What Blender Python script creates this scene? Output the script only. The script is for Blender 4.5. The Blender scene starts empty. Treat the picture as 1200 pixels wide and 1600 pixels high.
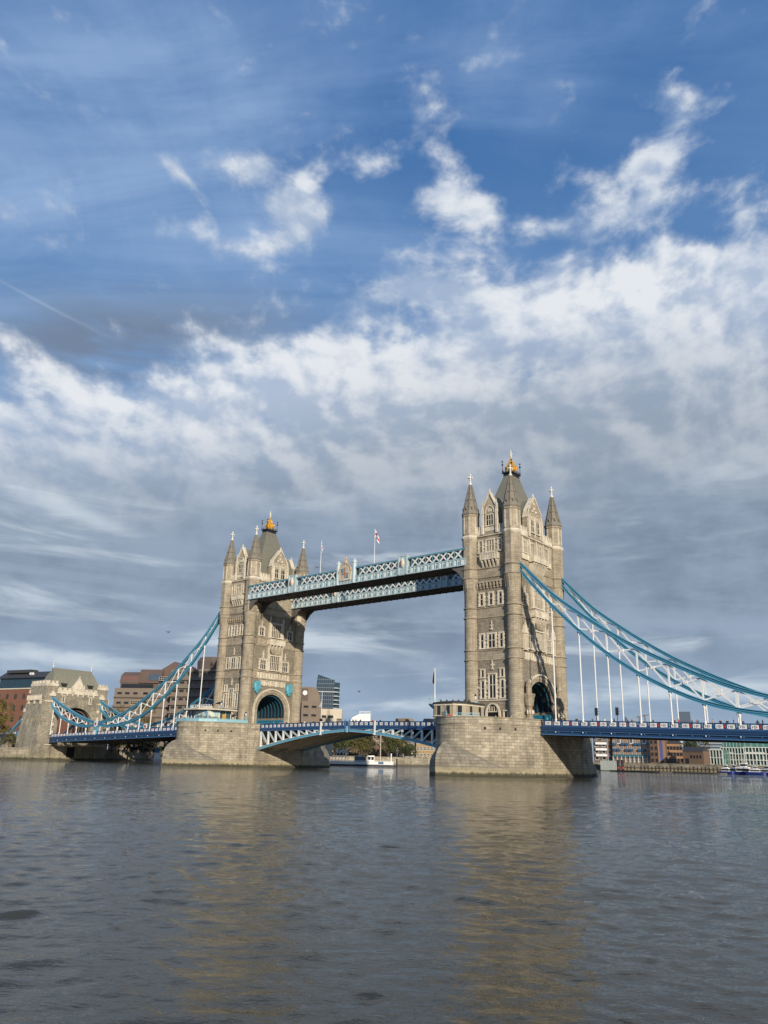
import bpy, bmesh, math, random
from mathutils import Vector, Matrix, noise as mnoise
random.seed(7)
PI = math.pi
scene = bpy.context.scene
C = scene.collection

# ------------------------------------------------------------------ camera
CAM = Vector((130.45, -151.68, 2.54))
YAW, PITCH, ROLL, FPX = 0.69926, 0.30161, 0.02322, 1244.2
Fv = Vector((-math.sin(YAW)*math.cos(PITCH), math.cos(YAW)*math.cos(PITCH), math.sin(PITCH)))
R0 = Vector((math.cos(YAW), math.sin(YAW), 0)); U0 = R0.cross(Fv)
Rv = R0*math.cos(ROLL) + U0*math.sin(ROLL); Uv = -R0*math.sin(ROLL) + U0*math.cos(ROLL)
cd = bpy.data.cameras.new('camera'); cam = bpy.data.objects.new('camera', cd); C.objects.link(cam)
cd.sensor_fit = 'VERTICAL'; cd.sensor_height = 24.0; cd.lens = FPX/1600*24.0
cd.clip_start = 0.2; cd.clip_end = 12000
cam.matrix_world = Matrix(((Rv.x, Uv.x, -Fv.x, CAM.x), (Rv.y, Uv.y, -Fv.y, CAM.y), (Rv.z, Uv.z, -Fv.z, CAM.z), (0, 0, 0, 1)))
scene.camera = cam

def at(px, py, D):
    """point seen at a spot of the photograph, D metres away over the ground"""
    r = Fv + Rv*((px-600)/FPX) - Uv*((py-800)/FPX)
    return CAM + r/math.hypot(r.x, r.y)*D
def direc(px, py):
    return (Fv + Rv*((px-600)/FPX) - Uv*((py-800)/FPX)).normalized()

# ------------------------------------------------------------------ sun, exposure
SUN = Vector((1.58, -1.0, 0.575)).normalized()          # towards the sun
sun_el = math.asin(SUN.z)
sd = bpy.data.lights.new('sun', 'SUN'); sd.energy = 4.6; sd.angle = math.radians(0.5); sd.color = (1.0, 0.885, 0.72)
so = bpy.data.objects.new('sun', sd); C.objects.link(so)
so.rotation_euler = SUN.to_track_quat('Z', 'Y').to_euler(); so.location = (200, -200, 200)
scene.view_settings.view_transform = 'Standard'; scene.view_settings.look = 'None'
scene.view_settings.exposure = 0.0; scene.view_settings.gamma = 1.0
scene.cycles.max_bounces = 6; scene.cycles.diffuse_bounces = 3; scene.cycles.glossy_bounces = 3
scene.cycles.transparent_max_bounces = 12
try: scene.cycles.use_adaptive_sampling = True
except Exception: pass

# ------------------------------------------------------------------ node maths helper
class G:
    """tiny expression builder over a node tree"""
    def __init__(s, nt): s.nt = nt; s.n = nt.nodes; s.l = nt.links
    def lk(s, a, sock):
        if isinstance(a, (int, float)): sock.default_value = a
        elif isinstance(a, (tuple, list)): sock.default_value = tuple(a) + ((1,) if len(a) == 3 and len(sock.default_value) == 4 else ())
        else: s.l.new(a, sock)
    def m(s, op, *a, clamp=False):
        k = s.n.new('ShaderNodeMath'); k.operation = op; k.use_clamp = clamp
        for i, v in enumerate(a): s.lk(v, k.inputs[i])
        return k.outputs[0]
    def add(s, a, b): return s.m('ADD', a, b)
    def sub(s, a, b): return s.m('SUBTRACT', a, b)
    def mul(s, a, b): return s.m('MULTIPLY', a, b)
    def div(s, a, b): return s.m('DIVIDE', a, b)
    def mad(s, a, b, c): return s.m('MULTIPLY_ADD', a, b, c)
    def mx(s, a, b): return s.m('MAXIMUM', a, b)
    def mn(s, a, b): return s.m('MINIMUM', a, b)
    def ss(s, v, lo, hi, a=0.0, b=1.0):
        k = s.n.new('ShaderNodeMapRange'); k.interpolation_type = 'SMOOTHSTEP'
        s.lk(v, k.inputs['Value'])
        for nm, x in (('From Min', lo), ('From Max', hi), ('To Min', a), ('To Max', b)): s.lk(x, k.inputs[nm])
        return k.outputs[0]
    def xyz(s, x, y, z):
        k = s.n.new('ShaderNodeCombineXYZ')
        for i, v in enumerate((x, y, z)): s.lk(v, k.inputs[i])
        return k.outputs[0]
    def sep(s, v):
        k = s.n.new('ShaderNodeSeparateXYZ'); s.l.new(v, k.inputs[0]); return k.outputs
    def noise(s, vec, scale, detail=6, rough=.5, dist=0, dim='3D', lac=2.0):
        k = s.n.new('ShaderNodeTexNoise'); k.noise_dimensions = dim
        s.l.new(vec, k.inputs['Vector']); k.inputs['Scale'].default_value = scale
        k.inputs['Detail'].default_value = detail; k.inputs['Roughness'].default_value = rough
        k.inputs['Distortion'].default_value = dist; k.inputs['Lacunarity'].default_value = lac
        return k.outputs['Fac']
    def mix(s, f, a, b, mode='MIX'):
        k = s.n.new('ShaderNodeMix'); k.data_type = 'RGBA'; k.blend_type = mode; k.clamp_factor = True
        s.lk(f, k.inputs[0]); s.lk(a, k.inputs[6]); s.lk(b, k.inputs[7]); return k.outputs[2]
    def vmad(s, v, sc, off):
        k = s.n.new('ShaderNodeVectorMath'); k.operation = 'MULTIPLY_ADD'
        s.lk(v, k.inputs[0]); s.lk(sc, k.inputs[1]); s.lk(off, k.inputs[2]); return k.outputs[0]
# ------------------------------------------------------------------ world: blue sky and clouds
W = bpy.data.worlds.new('World'); scene.world = W; W.use_nodes = True
g = G(W.node_tree); g.n.clear()
tc = g.n.new('ShaderNodeTexCoord'); dirv = tc.outputs['Generated']
nish = g.n.new('ShaderNodeTexSky'); nish.sky_type = 'NISHITA'; nish.sun_disc = False
nish.sun_elevation = sun_el; nish.sun_rotation = math.atan2(SUN.x, SUN.y)
nish.air_density = 1.0; nish.dust_density = 0.6; nish.ozone_density = 2.0
dx, dy, dz = g.sep(dirv)
zc = g.mx(dz, 0.0)
# bearing and height of a direction; bearing 0 is the middle of the picture
fx, fy = -math.sin(YAW), math.cos(YAW)
az = g.m('ARCTAN2', g.add(g.mul(dx, fy), g.mul(dy, -fx)), g.add(g.mul(dx, fx), g.mul(dy, fy)))   # positive to the right
el = g.m('ARCSINE', g.mn(zc, 1.0))
def azel(px, py):
    d = direc(px, py)
    return math.atan2(d.x*fy - d.y*fx, d.x*fx + d.y*fy), math.asin(d.z)
# cloud deck coordinates: a flat layer seen from below
den = g.add(zc, 0.10)
px_ = g.div(dx, den); py_ = g.div(dy, den)
P = g.xyz(px_, py_, 0.0)
# coordinates that keep an even size on the dome, for cumulus
Q = g.xyz(g.mul(az, g.m('COSINE', el)), g.mul(el, 1.25), 0.35)
wv = g.noise(Q, 4.2, 3, .5); wv2 = g.noise(g.vmad(Q, (1, 1, 1), (5.2, 1.3, 2.1)), 3.2, 3, .5)
Qw = g.vmad(g.xyz(g.sub(wv, .5), g.sub(wv2, .5), 0.0), (.07, .05, 0), Q)
def soft(off):
    return g.noise(g.vmad(Qw, (1, 1, 1), off), 5.5, 5, .52, 0.1)
def puff(off):
    q = g.vmad(Qw, (1, 1, 1), off)
    a = g.noise(q, 11.5, 10, .57, 0.05)
    b = g.noise(q, 4.6, 5, .6, 0.1)
    return g.mad(b, .30, g.mul(a, .82))
n0 = puff((0, 0, 0)); n1 = puff((0.011, 0.015, 0.0))
big = g.noise(Qw, 2.6, 4, .5)
def blob(px, py, rx, ry, ang=0, amp=1.0):
    a0, e0 = azel(px, py)
    c, s = math.cos(ang), math.sin(ang)
    X = g.mul(g.sub(az, a0), math.cos(e0)*FPX); Y = g.mul(g.sub(el, e0), FPX)
    u = g.mul(g.add(g.mul(X, c), g.mul(Y, s)), 1.0/rx); v = g.mul(g.sub(g.mul(Y, c), g.mul(X, s)), 1.0/ry)
    r2 = g.add(g.mul(u, u), g.mul(v, v))
    return g.mul(g.m('EXPONENT', g.mul(r2, -1.0)), amp)
def total(lst):
    t = None
    for b in lst: t = blob(*b) if t is None else g.add(t, blob(*b))
    return t
# top line of the big bank of cloud, rising to the right
edge = g.add(g.mn(g.mad(az, .25, .525), .562), g.mul(g.sub(big, .5), .10))
above = g.sub(el, edge)
bank = g.ss(above, .075, -.05)
puffs = total([(388, 262, 34, 24, 0, 1.1), (470, 335, 32, 38, -.3, .9), (442, 312, 22, 18, 0, .5), (498, 268, 40, 20, .5, .55), (580, 250, 30, 16, 0, .55),
               (745, 340, 64, 42, -.2, .88), (1022, 246, 48, 30, .4, .8), (1000, 330, 62, 30, .2, .62), (672, 458, 62, 26, 0, .7),
               (1010, 438, 85, 42, 0, .75), (860, 465, 80, 34, 0, .6), (275, 268, 22, 14, -.9, .45), (5, 332, 34, 18, -.4, .6), (1155, 445, 60, 50, 0, .5),
               (690, 300, 46, 14, .3, .42), (860, 355, 44, 16, -.2, .42), (1180, 300, 60, 40, 0, .25), (430, 380, 26, 14, 0, .42), (530, 505, 60, 16, .2, .4), (930, 400, 90, 30, 0, .25)])
holes = total([(835, 588, 42, 14, 0, .55), (1055, 568, 55, 18, -.2, .60), (1055, 522, 40, 12, 0, .4), (1140, 520, 40, 20, 0, .35), (480, 505, 90, 14, .25, .3), (650, 480, 40, 16, 0, .3), (1090, 380, 60, 14, 0, .2)])
cover = g.sub(g.add(g.add(g.mul(bank, .78), g.mul(g.ss(above, -.02, -.13), .38)), puffs), holes)
dens = g.add(g.sub(n0, .655), g.mul(cover, .335))
cum = g.ss(dens, -.065, .12)
lit = g.ss(g.add(g.mul(g.sub(n0, n1), 1.15), g.add(g.mul(g.sub(soft((0, 0, 0)), soft((.03, .035, 0))), .75), g.mul(g.sub(g.noise(Qw, 30.0, 5, .62), .5), .10))), -.15, .20)
thick = g.ss(dens, .0, .17)
# lower sky: grey layer with bright bands
S_ = g.noise(g.xyz(g.mul(az, 2.2), g.mul(el, 13.0), 1.7), 2.2, 8, .58, .5)
S2 = g.noise(g.xyz(g.mul(az, 1.0), g.mul(el, 6.0), 4.7), 1.8, 6, .55, .8)
low = g.ss(g.sub(g.add(g.mul(az, .05), .325), g.add(el, g.mul(g.sub(big, .5), .14))), -.07, .10)
greyv = total([(150, 545, 170, 55, .05, .9), (330, 500, 190, 45, .1, .55), (90, 640, 80, 35, 0, .5)])
# cirrus veil in the blue
V = g.noise(g.vmad(P, (1.0, 1.0, 1), (0, 0, 0)), 1.1, 7, .62, .9)
rot = g.xyz(g.add(g.mul(px_, .8), g.mul(py_, .6)), g.mul(g.sub(g.mul(py_, .8), g.mul(px_, .6)), 3.6), 2.0)
V2 = g.noise(rot, 1.5, 7, .6, .5)
veilarea = g.add(g.ss(az, .25, -.45), total([(780, 60, 170, 90, .6, .8), (900, 120, 200, 40, .7, .5), (330, 130, 300, 70, -.5, .4), (1130, 60, 110, 60, -.5, .5), (300, 340, 330, 90, -.25, .5)]))
veil = g.mul(g.ss(g.add(g.mul(V, .55), g.mul(V2, .55)), .38, .78), g.mn(g.add(g.mul(veilarea, .60), .16), .85))
trail = total([(66, 474, 66, 2.2, -.27, .22)])

base = g.mix(1.0, nish.outputs[0], (0.105, 0.105, 0.105), 'MULTIPLY')
zen = g.mix(g.ss(el, .15, .85), (0.205, 0.385, 0.66), (0.048, 0.165, 0.43))
blue = g.mix(0.82, base, zen)
col = g.mix(veil, blue, (0.33, 0.48, 0.73))
col = g.mix(g.mn(g.mul(greyv, g.ss(g.add(V, S_), .70, 1.15)), .85), col, (0.17, 0.22, 0.31))
col = g.mix(trail, col, (.55, .64, .78))
# cumulus colours
deep = g.ss(above, -.02, -.20)
cshade = g.mix(deep, (0.37, 0.47, 0.64), (0.30, 0.365, 0.46))
cwhite = g.mix(deep, (0.80, 0.83, 0.87), (0.60, 0.635, 0.68))
hot = total([(1010, 445, 75, 38, 0, .6), (860, 470, 60, 26, 0, .45), (330, 620, 260, 50, .05, .35), (600, 560, 220, 50, .1, .12), (740, 340, 60, 40, 0, .1), (388, 262, 30, 22, 0, .3), (1160, 455, 60, 50, 0, .25), (700, 640, 160, 50, 0, .2)])
wmix = g.add(g.mul(lit, g.mad(deep, -.28, .92)), g.mul(hot, g.ss(g.add(lit, thick), .5, 1.5)))
ccol = g.mix(g.mn(wmix, 1.0), cshade, cwhite)
col = g.mix(g.mul(cum, g.mad(thick, .35, .62)), col, ccol)
# lower grey layer
bright = total([(470, 1000, 150, 12, .05, .5), (40, 930, 120, 14, -.1, .5), (1000, 1010, 200, 16, .05, .4), (120, 800, 90, 12, -.3, .45), (60, 790, 110, 18, .0, .55), (560, 775, 130, 22, .25, .5), (650, 866, 150, 12, .08, .6), (250, 700, 260, 40, 0, .25), (100, 850, 130, 16, -.1, .3),
                (520, 1010, 200, 12, 0, .4), (100, 960, 180, 16, 0, .35), (1050, 1080, 200, 22, 0, .4), (600, 1100, 300, 16, 0, .35), (560, 1060, 260, 10, 0, .3), (1130, 740, 120, 30, 0, .25), (150, 1030, 200, 12, 0, .35), (960, 925, 200, 14, 0, .2)])
gl = g.mix(g.ss(g.add(g.mul(S2, .6), g.mul(n0, .45)), .42, .66), (0.175, 0.232, 0.325), (0.30, 0.38, 0.495))
gl = g.mix(g.ss(el, .20, .0, 0, .85), gl, (0.33, 0.45, 0.60))
gl = g.mix(g.mul(g.ss(g.add(S_, g.mul(bright, .34)), .50, .78), g.mn(g.add(g.add(.42, g.mul(g.ss(az, .1, -.4), .15)), g.mul(bright, 1.3)), .92)), gl, (0.60, 0.68, 0.76))
lowmix = g.mul(low, g.ss(g.add(S2, g.mul(n0, .6)), .55, .80, .86, .99))
col = g.mix(lowmix, col, gl)
# horizon and below
col = g.mix(g.ss(el, .035, .0, 0, .6), col, (0.34, 0.43, 0.53))
bg = g.n.new('ShaderNodeBackground'); g.lk(col, bg.inputs['Color']); bg.inputs['Strength'].default_value = 1.0
wo = g.n.new('ShaderNodeOutputWorld'); g.l.new(bg.outputs[0], wo.inputs[0])
try: W.cycles.sampling_method = 'MANUAL'; W.cycles.sample_map_resolution = 512
except Exception: pass
# ------------------------------------------------------------------ materials
MAT = {}
def newmat(name):
    m = bpy.data.materials.new(name); m.use_nodes = True; m.node_tree.nodes.clear()
    g = G(m.node_tree); b = g.n.new('ShaderNodeBsdfPrincipled'); o = g.n.new('ShaderNodeOutputMaterial')
    g.l.new(b.outputs[0], o.inputs[0]); MAT[name] = m
    return m, g, b
def sc3(c, k): return tuple(min(1, x*k) for x in c)
def wallco(g):
    """(run, height) coordinates on any upright wall, and the position sockets"""
    geo = g.n.new('ShaderNodeNewGeometry'); P = geo.outputs['Position']; x, y, z = g.sep(P)
    nx, ny, nz = g.sep(geo.outputs['True Normal'])
    f = g.m('GREATER_THAN', g.m('ABSOLUTE', nx), g.m('ABSOLUTE', ny))
    u = g.add(g.mul(f, y), g.mul(g.sub(1.0, f), x))
    return g.xyz(u, z, 0.0), P, (x, y, z), u
def bumpn(g, b, h, strength, dist):
    k = g.n.new('ShaderNodeBump'); k.inputs['Strength'].default_value = strength; k.inputs['Distance'].default_value = dist
    g.l.new(h, k.inputs['Height']); g.l.new(k.outputs[0], b.inputs['Normal'])
def stone(name, c, var=.25, bw=1.1, rh=.45, mort=.03, rough=.9, bump=.35, streak=.25, mortk=.45, low=None):
    m, g, b = newmat(name)
    uv, P, (x, y, z), u = wallco(g)
    br = g.n.new('ShaderNodeTexBrick'); g.l.new(uv, br.inputs['Vector'])
    br.inputs['Color1'].default_value = (*sc3(c, 1-var), 1); br.inputs['Color2'].default_value = (*sc3(c, 1+var), 1)
    br.inputs['Mortar'].default_value = (*sc3(c, mortk), 1); br.inputs['Scale'].default_value = 1.0
    br.inputs['Mortar Size'].default_value = mort; br.inputs['Brick Width'].default_value = bw; br.inputs['Row Height'].default_value = rh
    br.inputs['Mortar Smooth'].default_value = .3; br.offset = .5
    n = g.noise(P, .55, 5, .6); n2 = g.noise(P, 5.0, 4, .6)
    st = g.noise(g.xyz(g.mul(u, 1.1), g.mul(z, .10), 0.0), 1.3, 5, .6)
    soot = g.ss(g.noise(g.xyz(g.mul(u, .8), g.mul(z, .16), 5.0), .6, 5, .6), .50, .66)
    k = g.add(g.add(g.mul(g.sub(n, .5), .85), g.mul(g.sub(n2, .5), .5)), g.sub(g.mul(g.sub(st, .5), streak*3.0), g.mul(soot, .22)))
    col = g.mix(1.0, br.outputs['Color'], g.xyz(g.add(1.0, k), g.add(1.0, g.mul(k, 1.0)), g.add(1.0, g.mul(k, 1.05))), 'MULTIPLY')
    if low:
        zz = g.add(z, g.mul(g.sub(st, .5), 2.2))
        col = g.mix(g.ss(zz, 1.9, .9, 0, .6), col, low[0])
        col = g.mix(g.ss(g.add(z, g.mul(g.sub(st, .5), 1.6)), .95, .35, 0, .92), col, low[1])
        blot = g.noise(P, .16, 5, .62)
        col = g.mix(g.mul(g.ss(blot, .50, .68), .55), col, sc3(c, .38))
    g.lk(col, b.inputs['Base Color']); b.inputs['Roughness'].default_value = rough
    h = g.add(g.mul(g.sub(1.0, br.outputs['Fac']), 1.0), g.mul(n2, .5))
    bumpn(g, b, h, bump, .06)
    return m
def plain(name, c, rough=.6, var=.12, metal=0, sc=1.2, bump=0, spec=None):
    m, g, b = newmat(name)
    geo = g.n.new('ShaderNodeNewGeometry'); P = geo.outputs['Position']
    n = g.noise(P, sc, 5, .62); n2 = g.noise(g.vmad(P, (1, 1, .25), (3, 7, 1)), sc*3.3, 3, .6)
    k = g.add(1.0, g.add(g.mul(g.sub(n, .5), var*2.4), g.mul(g.sub(n2, .5), var*1.6)))
    g.lk(g.mix(1.0, c, g.xyz(k, k, k), 'MULTIPLY'), b.inputs['Base Color'])
    b.inputs['Roughness'].default_value = rough; b.inputs['Metallic'].default_value = metal
    if spec is not None: b.inputs['Specular IOR Level'].default_value = spec
    if bump: bumpn(g, b, n2, bump, .05)
    return m
def glass(name, c, rough=.12):
    m, g, b = newmat(name)
    geo = g.n.new('ShaderNodeNewGeometry'); P = geo.outputs['Position']
    w = g.n.new('ShaderNodeTexWhiteNoise'); g.l.new(g.vmad(P, (.9, .9, .45), (0, 0, 0)), w.inputs[0])
    n = g.noise(P, .9, 2, .5)
    k = g.add(.6, g.mul(n, .8))
    g.lk(g.mix(1.0, c, g.xyz(k, k, k), 'MULTIPLY'), b.inputs['Base Color'])
    b.inputs['Roughness'].default_value = rough; b.inputs['Specular IOR Level'].default_value = .6
    return m
stone('granite_rubble', (.290, .250, .188), .20, .62, .26, .035, bump=.5, streak=.2)
stone('granite_ashlar', (.352, .300, .220), .15, 1.25, .42, .022, bump=.3, streak=.22)
stone('pale_dressing', (.62, .555, .44), .10, 1.4, .5, .012, bump=.2, streak=.12, mortk=.7)
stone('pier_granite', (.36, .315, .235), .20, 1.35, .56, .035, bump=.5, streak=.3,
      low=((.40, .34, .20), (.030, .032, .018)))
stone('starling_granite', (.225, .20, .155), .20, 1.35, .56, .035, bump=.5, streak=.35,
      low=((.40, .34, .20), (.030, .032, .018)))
stone('abutment_stone', (.33, .295, .225), .20, .9, .36, .03, bump=.5, streak=.3, low=((.36, .33, .2), (.035, .037, .02)))
stone('quay_stone', (.34, .30, .23), .2, 1.5, .5, .03, bump=.4, streak=.3, low=((.2, .19, .11), (.035, .04, .02)))
plain('roof_slate', (.165, .162, .128), .75, .16, sc=.7, bump=.25)
plain('spire_stone', (.205, .186, .150), .85, .25, sc=2.0, bump=.4)
plain('roof_mossy', (.205, .20, .15), .85, .22, sc=.8, bump=.3)
plain('white_finial', (.72, .70, .62), .5, .08)
plain('gilding', (.80, .42, .06), .32, .15, metal=.55, sc=3)
plain('black_iron', (.018, .019, .022), .5, .2)
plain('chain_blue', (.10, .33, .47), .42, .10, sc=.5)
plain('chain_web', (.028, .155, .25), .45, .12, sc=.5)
plain('arch_blue', (.018, .17, .27), .45, .15)
plain('white_paint', (.74, .74, .72), .45, .06)
plain('deck_blue', (.018, .058, .150), .4, .10, sc=.5)
plain('deck_navy', (.010, .028, .075), .45, .12, sc=.5)
plain('flange_blue', (.065, .17, .33), .42, .1, sc=.5)
plain('red_paint', (.45, .035, .03), .5, .1)
plain('walkway_pale', (.42, .52, .54), .5, .14, sc=.8)
plain('walkway_teal', (.10, .24, .30), .45, .12)
plain('soffit_brown', (.125, .115, .105), .7, .2)
plain('soffit_bounce', (.60, .52, .41), .7, .2, sc=.6)  # base colour raised to stand in for light bounced off the water
plain('shield_cyan', (.10, .35, .44), .45, .18, sc=1.5)
plain('rail_cyan', (.25, .46, .52), .45, .10)
plain('asphalt', (.05, .05, .05), .9, .15)
plain('dark_void', (.012, .013, .015), .8, .1)
plain('brick_red', (.19, .085, .052), .85, .2, sc=.4)
plain('concrete_brown', (.205, .165, .130), .9, .14, sc=.25)
plain('concrete_dark', (.12, .092, .076), .9, .15, sc=.25)
plain('copper_brown', (.130, .085, .068), .6, .2, sc=.3)
plain('roof_dark', (.045, .046, .050), .7, .2)
plain('brick_brown', (.155, .098, .066), .9, .2, sc=.3)
plain('brick_orange', (.33, .19, .105), .9, .2, sc=.3)
plain('brick_yellow', (.36, .25, .115), .9, .2, sc=.3)
plain('cream_wall', (.55, .49, .38), .8, .1, sc=.3)
plain('white_wall', (.72, .72, .70), .7, .08, sc=.3)
plain('pale_render', (.42, .45, .42), .7, .12, sc=.3)
plain('blue_balcony', (.035, .11, .22), .5, .2)
plain('teal_balcony', (.045, .18, .23), .5, .2)
plain('violet_panel', (.10, .11, .26), .5, .2)
plain('bark', (.09, .065, .045), .95, .3, sc=3)
plain('mud', (.15, .13, .09), .95, .25, sc=.4, bump=.5)
plain('ground_paving', (.20, .19, .17), .9, .15, sc=.2)
plain('cloth_red', (.5, .03, .03), .8, .1); plain('cloth_dark', (.022, .024, .03), .85, .2)
plain('cloth_blue', (.03, .07, .2), .85, .2); plain('cloth_tan', (.35, .25, .15), .85, .2)
plain('cloth_white', (.7, .7, .68), .85, .06); plain('cloth_teal', (.03, .3, .3), .8, .1)
plain('cloth_orange', (.62, .22, .05), .8, .1)
plain('skin', (.52, .33, .24), .6, .05); plain('hair', (.03, .022, .018), .7, .2)
plain('car_red', (.42, .02, .02), .3, .04); plain('car_black', (.015, .015, .017), .25, .05); plain('car_tan', (.30, .22, .13), .35, .05)
plain('rubber', (.015, .015, .015), .8, .1)
plain('boat_blue', (.02, .04, .19), .4, .1); plain('boat_white', (.75, .75, .73), .4, .06); plain('boat_dark', (.02, .02, .028), .6, .1)
plain('lamp_glass', (.75, .75, .72), .3, .02)
plain('gull', (.10, .10, .11), .8, .1)
glass('dark_glass', (.018, .020, .022)); glass('blue_glass', (.018, .045, .065), .15); glass('green_glass', (.06, .17, .145), .12)
glass('steel_glass', (.075, .10, .14), .3); glass('pavilion_glass', (.055, .10, .11), .1)
def foliage(name, c):
    m, g, b = newmat(name)
    geo = g.n.new('ShaderNodeNewGeometry'); P = geo.outputs['Position']
    n = g.noise(P, .35, 3, .6); n2 = g.noise(P, 3.0, 3, .6)
    col = g.mix(g.ss(n, .35, .65), sc3(c, .55), (c[0]*1.35, c[1]*1.2, c[2]))
    k = g.add(.55, g.mul(n2, .9))
    g.lk(g.mix(1.0, col, g.xyz(k, k, k), 'MULTIPLY'), b.inputs['Base Color'])
    b.inputs['Roughness'].default_value = .75
    try: b.inputs['Subsurface Weight'].default_value = 0
    except Exception: pass
    return m
plain('rib_blue', (.015, .09, .14), .5, .1); plain('cabin_stone', (.36, .31, .225), .85, .2); plain('flat_white', (.50, .53, .49), .6, .12); plain('hazed_tower', (.075, .105, .145), .5, .05)  # distant skyscraper colour has blue-grey haze painted in, no air volume
foliage('leaf_green', (.062, .085, .022)); foliage('leaf_dark', (.030, .045, .018)); foliage('leaf_olive', (.095, .095, .028))
foliage('leaf_yellow', (.15, .13, .03))
# a printed poster: sky, clouds and a castle-grey band, as soft patches
m, g, b = newmat('poster_print')
geo = g.n.new('ShaderNodeNewGeometry'); Pp = geo.outputs['Position']; x, y, z = g.sep(Pp)
n = g.noise(Pp, .9, 4, .6); n2 = g.noise(g.vmad(Pp, (1, 1, 1), (9, 2, 4)), 1.4, 3, .6)
c = g.mix(g.ss(n, .42, .58), (.16, .38, .62), (.72, .76, .66))
c = g.mix(g.ss(n2, .52, .62), c, (.55, .60, .22))
c = g.mix(g.ss(g.add(z, g.mul(n, 1.6)), 13.3, 12.7), c, (.16, .19, .20))
g.lk(c, b.inputs['Base Color']); b.inputs['Roughness'].default_value = .5
plain('poster_orange', (.55, .30, .07), .5, .35, sc=1.5); plain('crest_tan', (.52, .36, .20), .6, .2, sc=2); plain('crest_red', (.36, .14, .10), .6, .15)

# ------------------------------------------------------------------ mesh builder
class MB:
    def __init__(s): s.v = []; s.f = []; s.mi = []; s.mats = []; s.M = None; s.cur = 0
    def mat(s, n):
        if n not in s.mats: s.mats.append(n)
        s.cur = s.mats.index(n); return s
    def add(s, vs, fs):
        k = len(s.v)
        if s.M is not None: vs = [s.M @ Vector(q) for q in vs]
        s.v += [tuple(q) for q in vs]; s.f += [tuple(i+k for i in f) for f in fs]; s.mi += [s.cur]*len(fs); return s
    def box(s, x0, x1, y0, y1, z0, z1):
        return s.add([(x0,y0,z0),(x1,y0,z0),(x1,y1,z0),(x0,y1,z0),(x0,y0,z1),(x1,y0,z1),(x1,y1,z1),(x0,y1,z1)],
                     [(0,3,2,1),(4,5,6,7),(0,1,5,4),(1,2,6,5),(2,3,7,6),(3,0,4,7)])
    def prism(s, poly, z0, z1):
        n = len(poly)
        return s.add([(x,y,z0) for x,y in poly]+[(x,y,z1) for x,y in poly],
                     [tuple(range(n-1,-1,-1)), tuple(range(n,2*n))]+[(i,(i+1)%n,n+(i+1)%n,n+i) for i in range(n)])
    def loft(s, rings, cap=True, closed=True):
        n = len(rings[0]); vs = [p for r in rings for p in r]; fs = []
        for k in range(len(rings)-1):
            for i in range(n if closed else n-1):
                j = (i+1) % n; fs.append((k*n+i, k*n+j, (k+1)*n+j, (k+1)*n+i))
        if cap: fs += [tuple(range(n-1,-1,-1)), tuple(range((len(rings)-1)*n, len(rings)*n))]
        return s.add(vs, fs)
    def lathe(s, cx, cy, prof, n=16, rot=0.0, cap=True):
        return s.loft([[(cx+r*math.cos(rot+2*PI*i/n), cy+r*math.sin(rot+2*PI*i/n), z) for i in range(n)] for r, z in prof], cap)
    def tube(s, a, b, r, n=6, r2=None):
        a = Vector(a); b = Vector(b); d = (b-a).normalized(); u = d.orthogonal().normalized(); w = d.cross(u)
        rr = []
        for p, q in ((a, r), (b, r if r2 is None else r2)):
            rr.append([tuple(p+u*(q*math.cos(2*PI*i/n))+w*(q*math.sin(2*PI*i/n))) for i in range(n)])
        return s.loft(rr)
    def bar(s, a, b, w, h, side=(0,1,0)):
        """box-section bar from a to b, w wide along side, h deep across"""
        a = Vector(a); b = Vector(b); d = (b-a).normalized(); sv = Vector(side); sv = (sv - d*sv.dot(d)).normalized(); up = sv.cross(d)
        q = [sv*(w/2)+up*(h/2), sv*(-w/2)+up*(h/2), sv*(-w/2)-up*(h/2), sv*(w/2)-up*(h/2)]
        return s.loft([[tuple(a+k) for k in q], [tuple(b+k) for k in q]])
    def path(s, pts, w, h, side=(0,1,0)):
        """continuous box-section member through points lying in one plane"""
        sv = Vector(side); rings = []
        P = [Vector(p) for p in pts]
        for i, p in enumerate(P):
            d = (P[min(i+1, len(P)-1)] - P[max(i-1, 0)]).normalized(); up = sv.cross(d).normalized()
            rings.append([tuple(p+sv*(w/2)+up*(h/2)), tuple(p-sv*(w/2)+up*(h/2)), tuple(p-sv*(w/2)-up*(h/2)), tuple(p+sv*(w/2)-up*(h/2))])
        return s.loft(rings)
    def ball(s, c, r, n=8, m=5, sz=1.0):
        c = Vector(c)
        return s.loft([[(c.x+r*math.sin(PI*(k+.001)/m)*math.cos(2*PI*i/n), c.y+r*math.sin(PI*(k+.001)/m)*math.sin(2*PI*i/n), c.z-r*sz*math.cos(PI*k/m)) for i in range(n)] for k in range(m+1)])
    def build(s, name, parent=None, smooth=False, mats=None, kind=None, autos=None):
        me = bpy.data.meshes.new(name)
        off = ROOT.get(parent.name, Vector()) if parent else Vector()
        vs = [(x-off.x, y-off.y, z-off.z) for x, y, z in s.v]
        me.from_pydata(vs, [], s.f)
        for nm in s.mats: me.materials.append(MAT[nm])
        me.polygons.foreach_set('material_index', s.mi)
        bm = bmesh.new(); bm.from_mesh(me); bmesh.ops.recalc_face_normals(bm, faces=bm.faces); bm.to_mesh(me); bm.free()
        if smooth:
            me.polygons.foreach_set('use_smooth', [True]*len(me.polygons))
            try: me.set_sharp_from_angle(angle=math.radians(smooth if smooth is not True else 40))
            except Exception: pass
        me.update()
        o = bpy.data.objects.new(name, me); C.objects.link(o)
        if parent:
            o.parent = parent; ROOT[o.name] = off
        if kind: o['kind'] = kind
        return o
ROOT = {}
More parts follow.
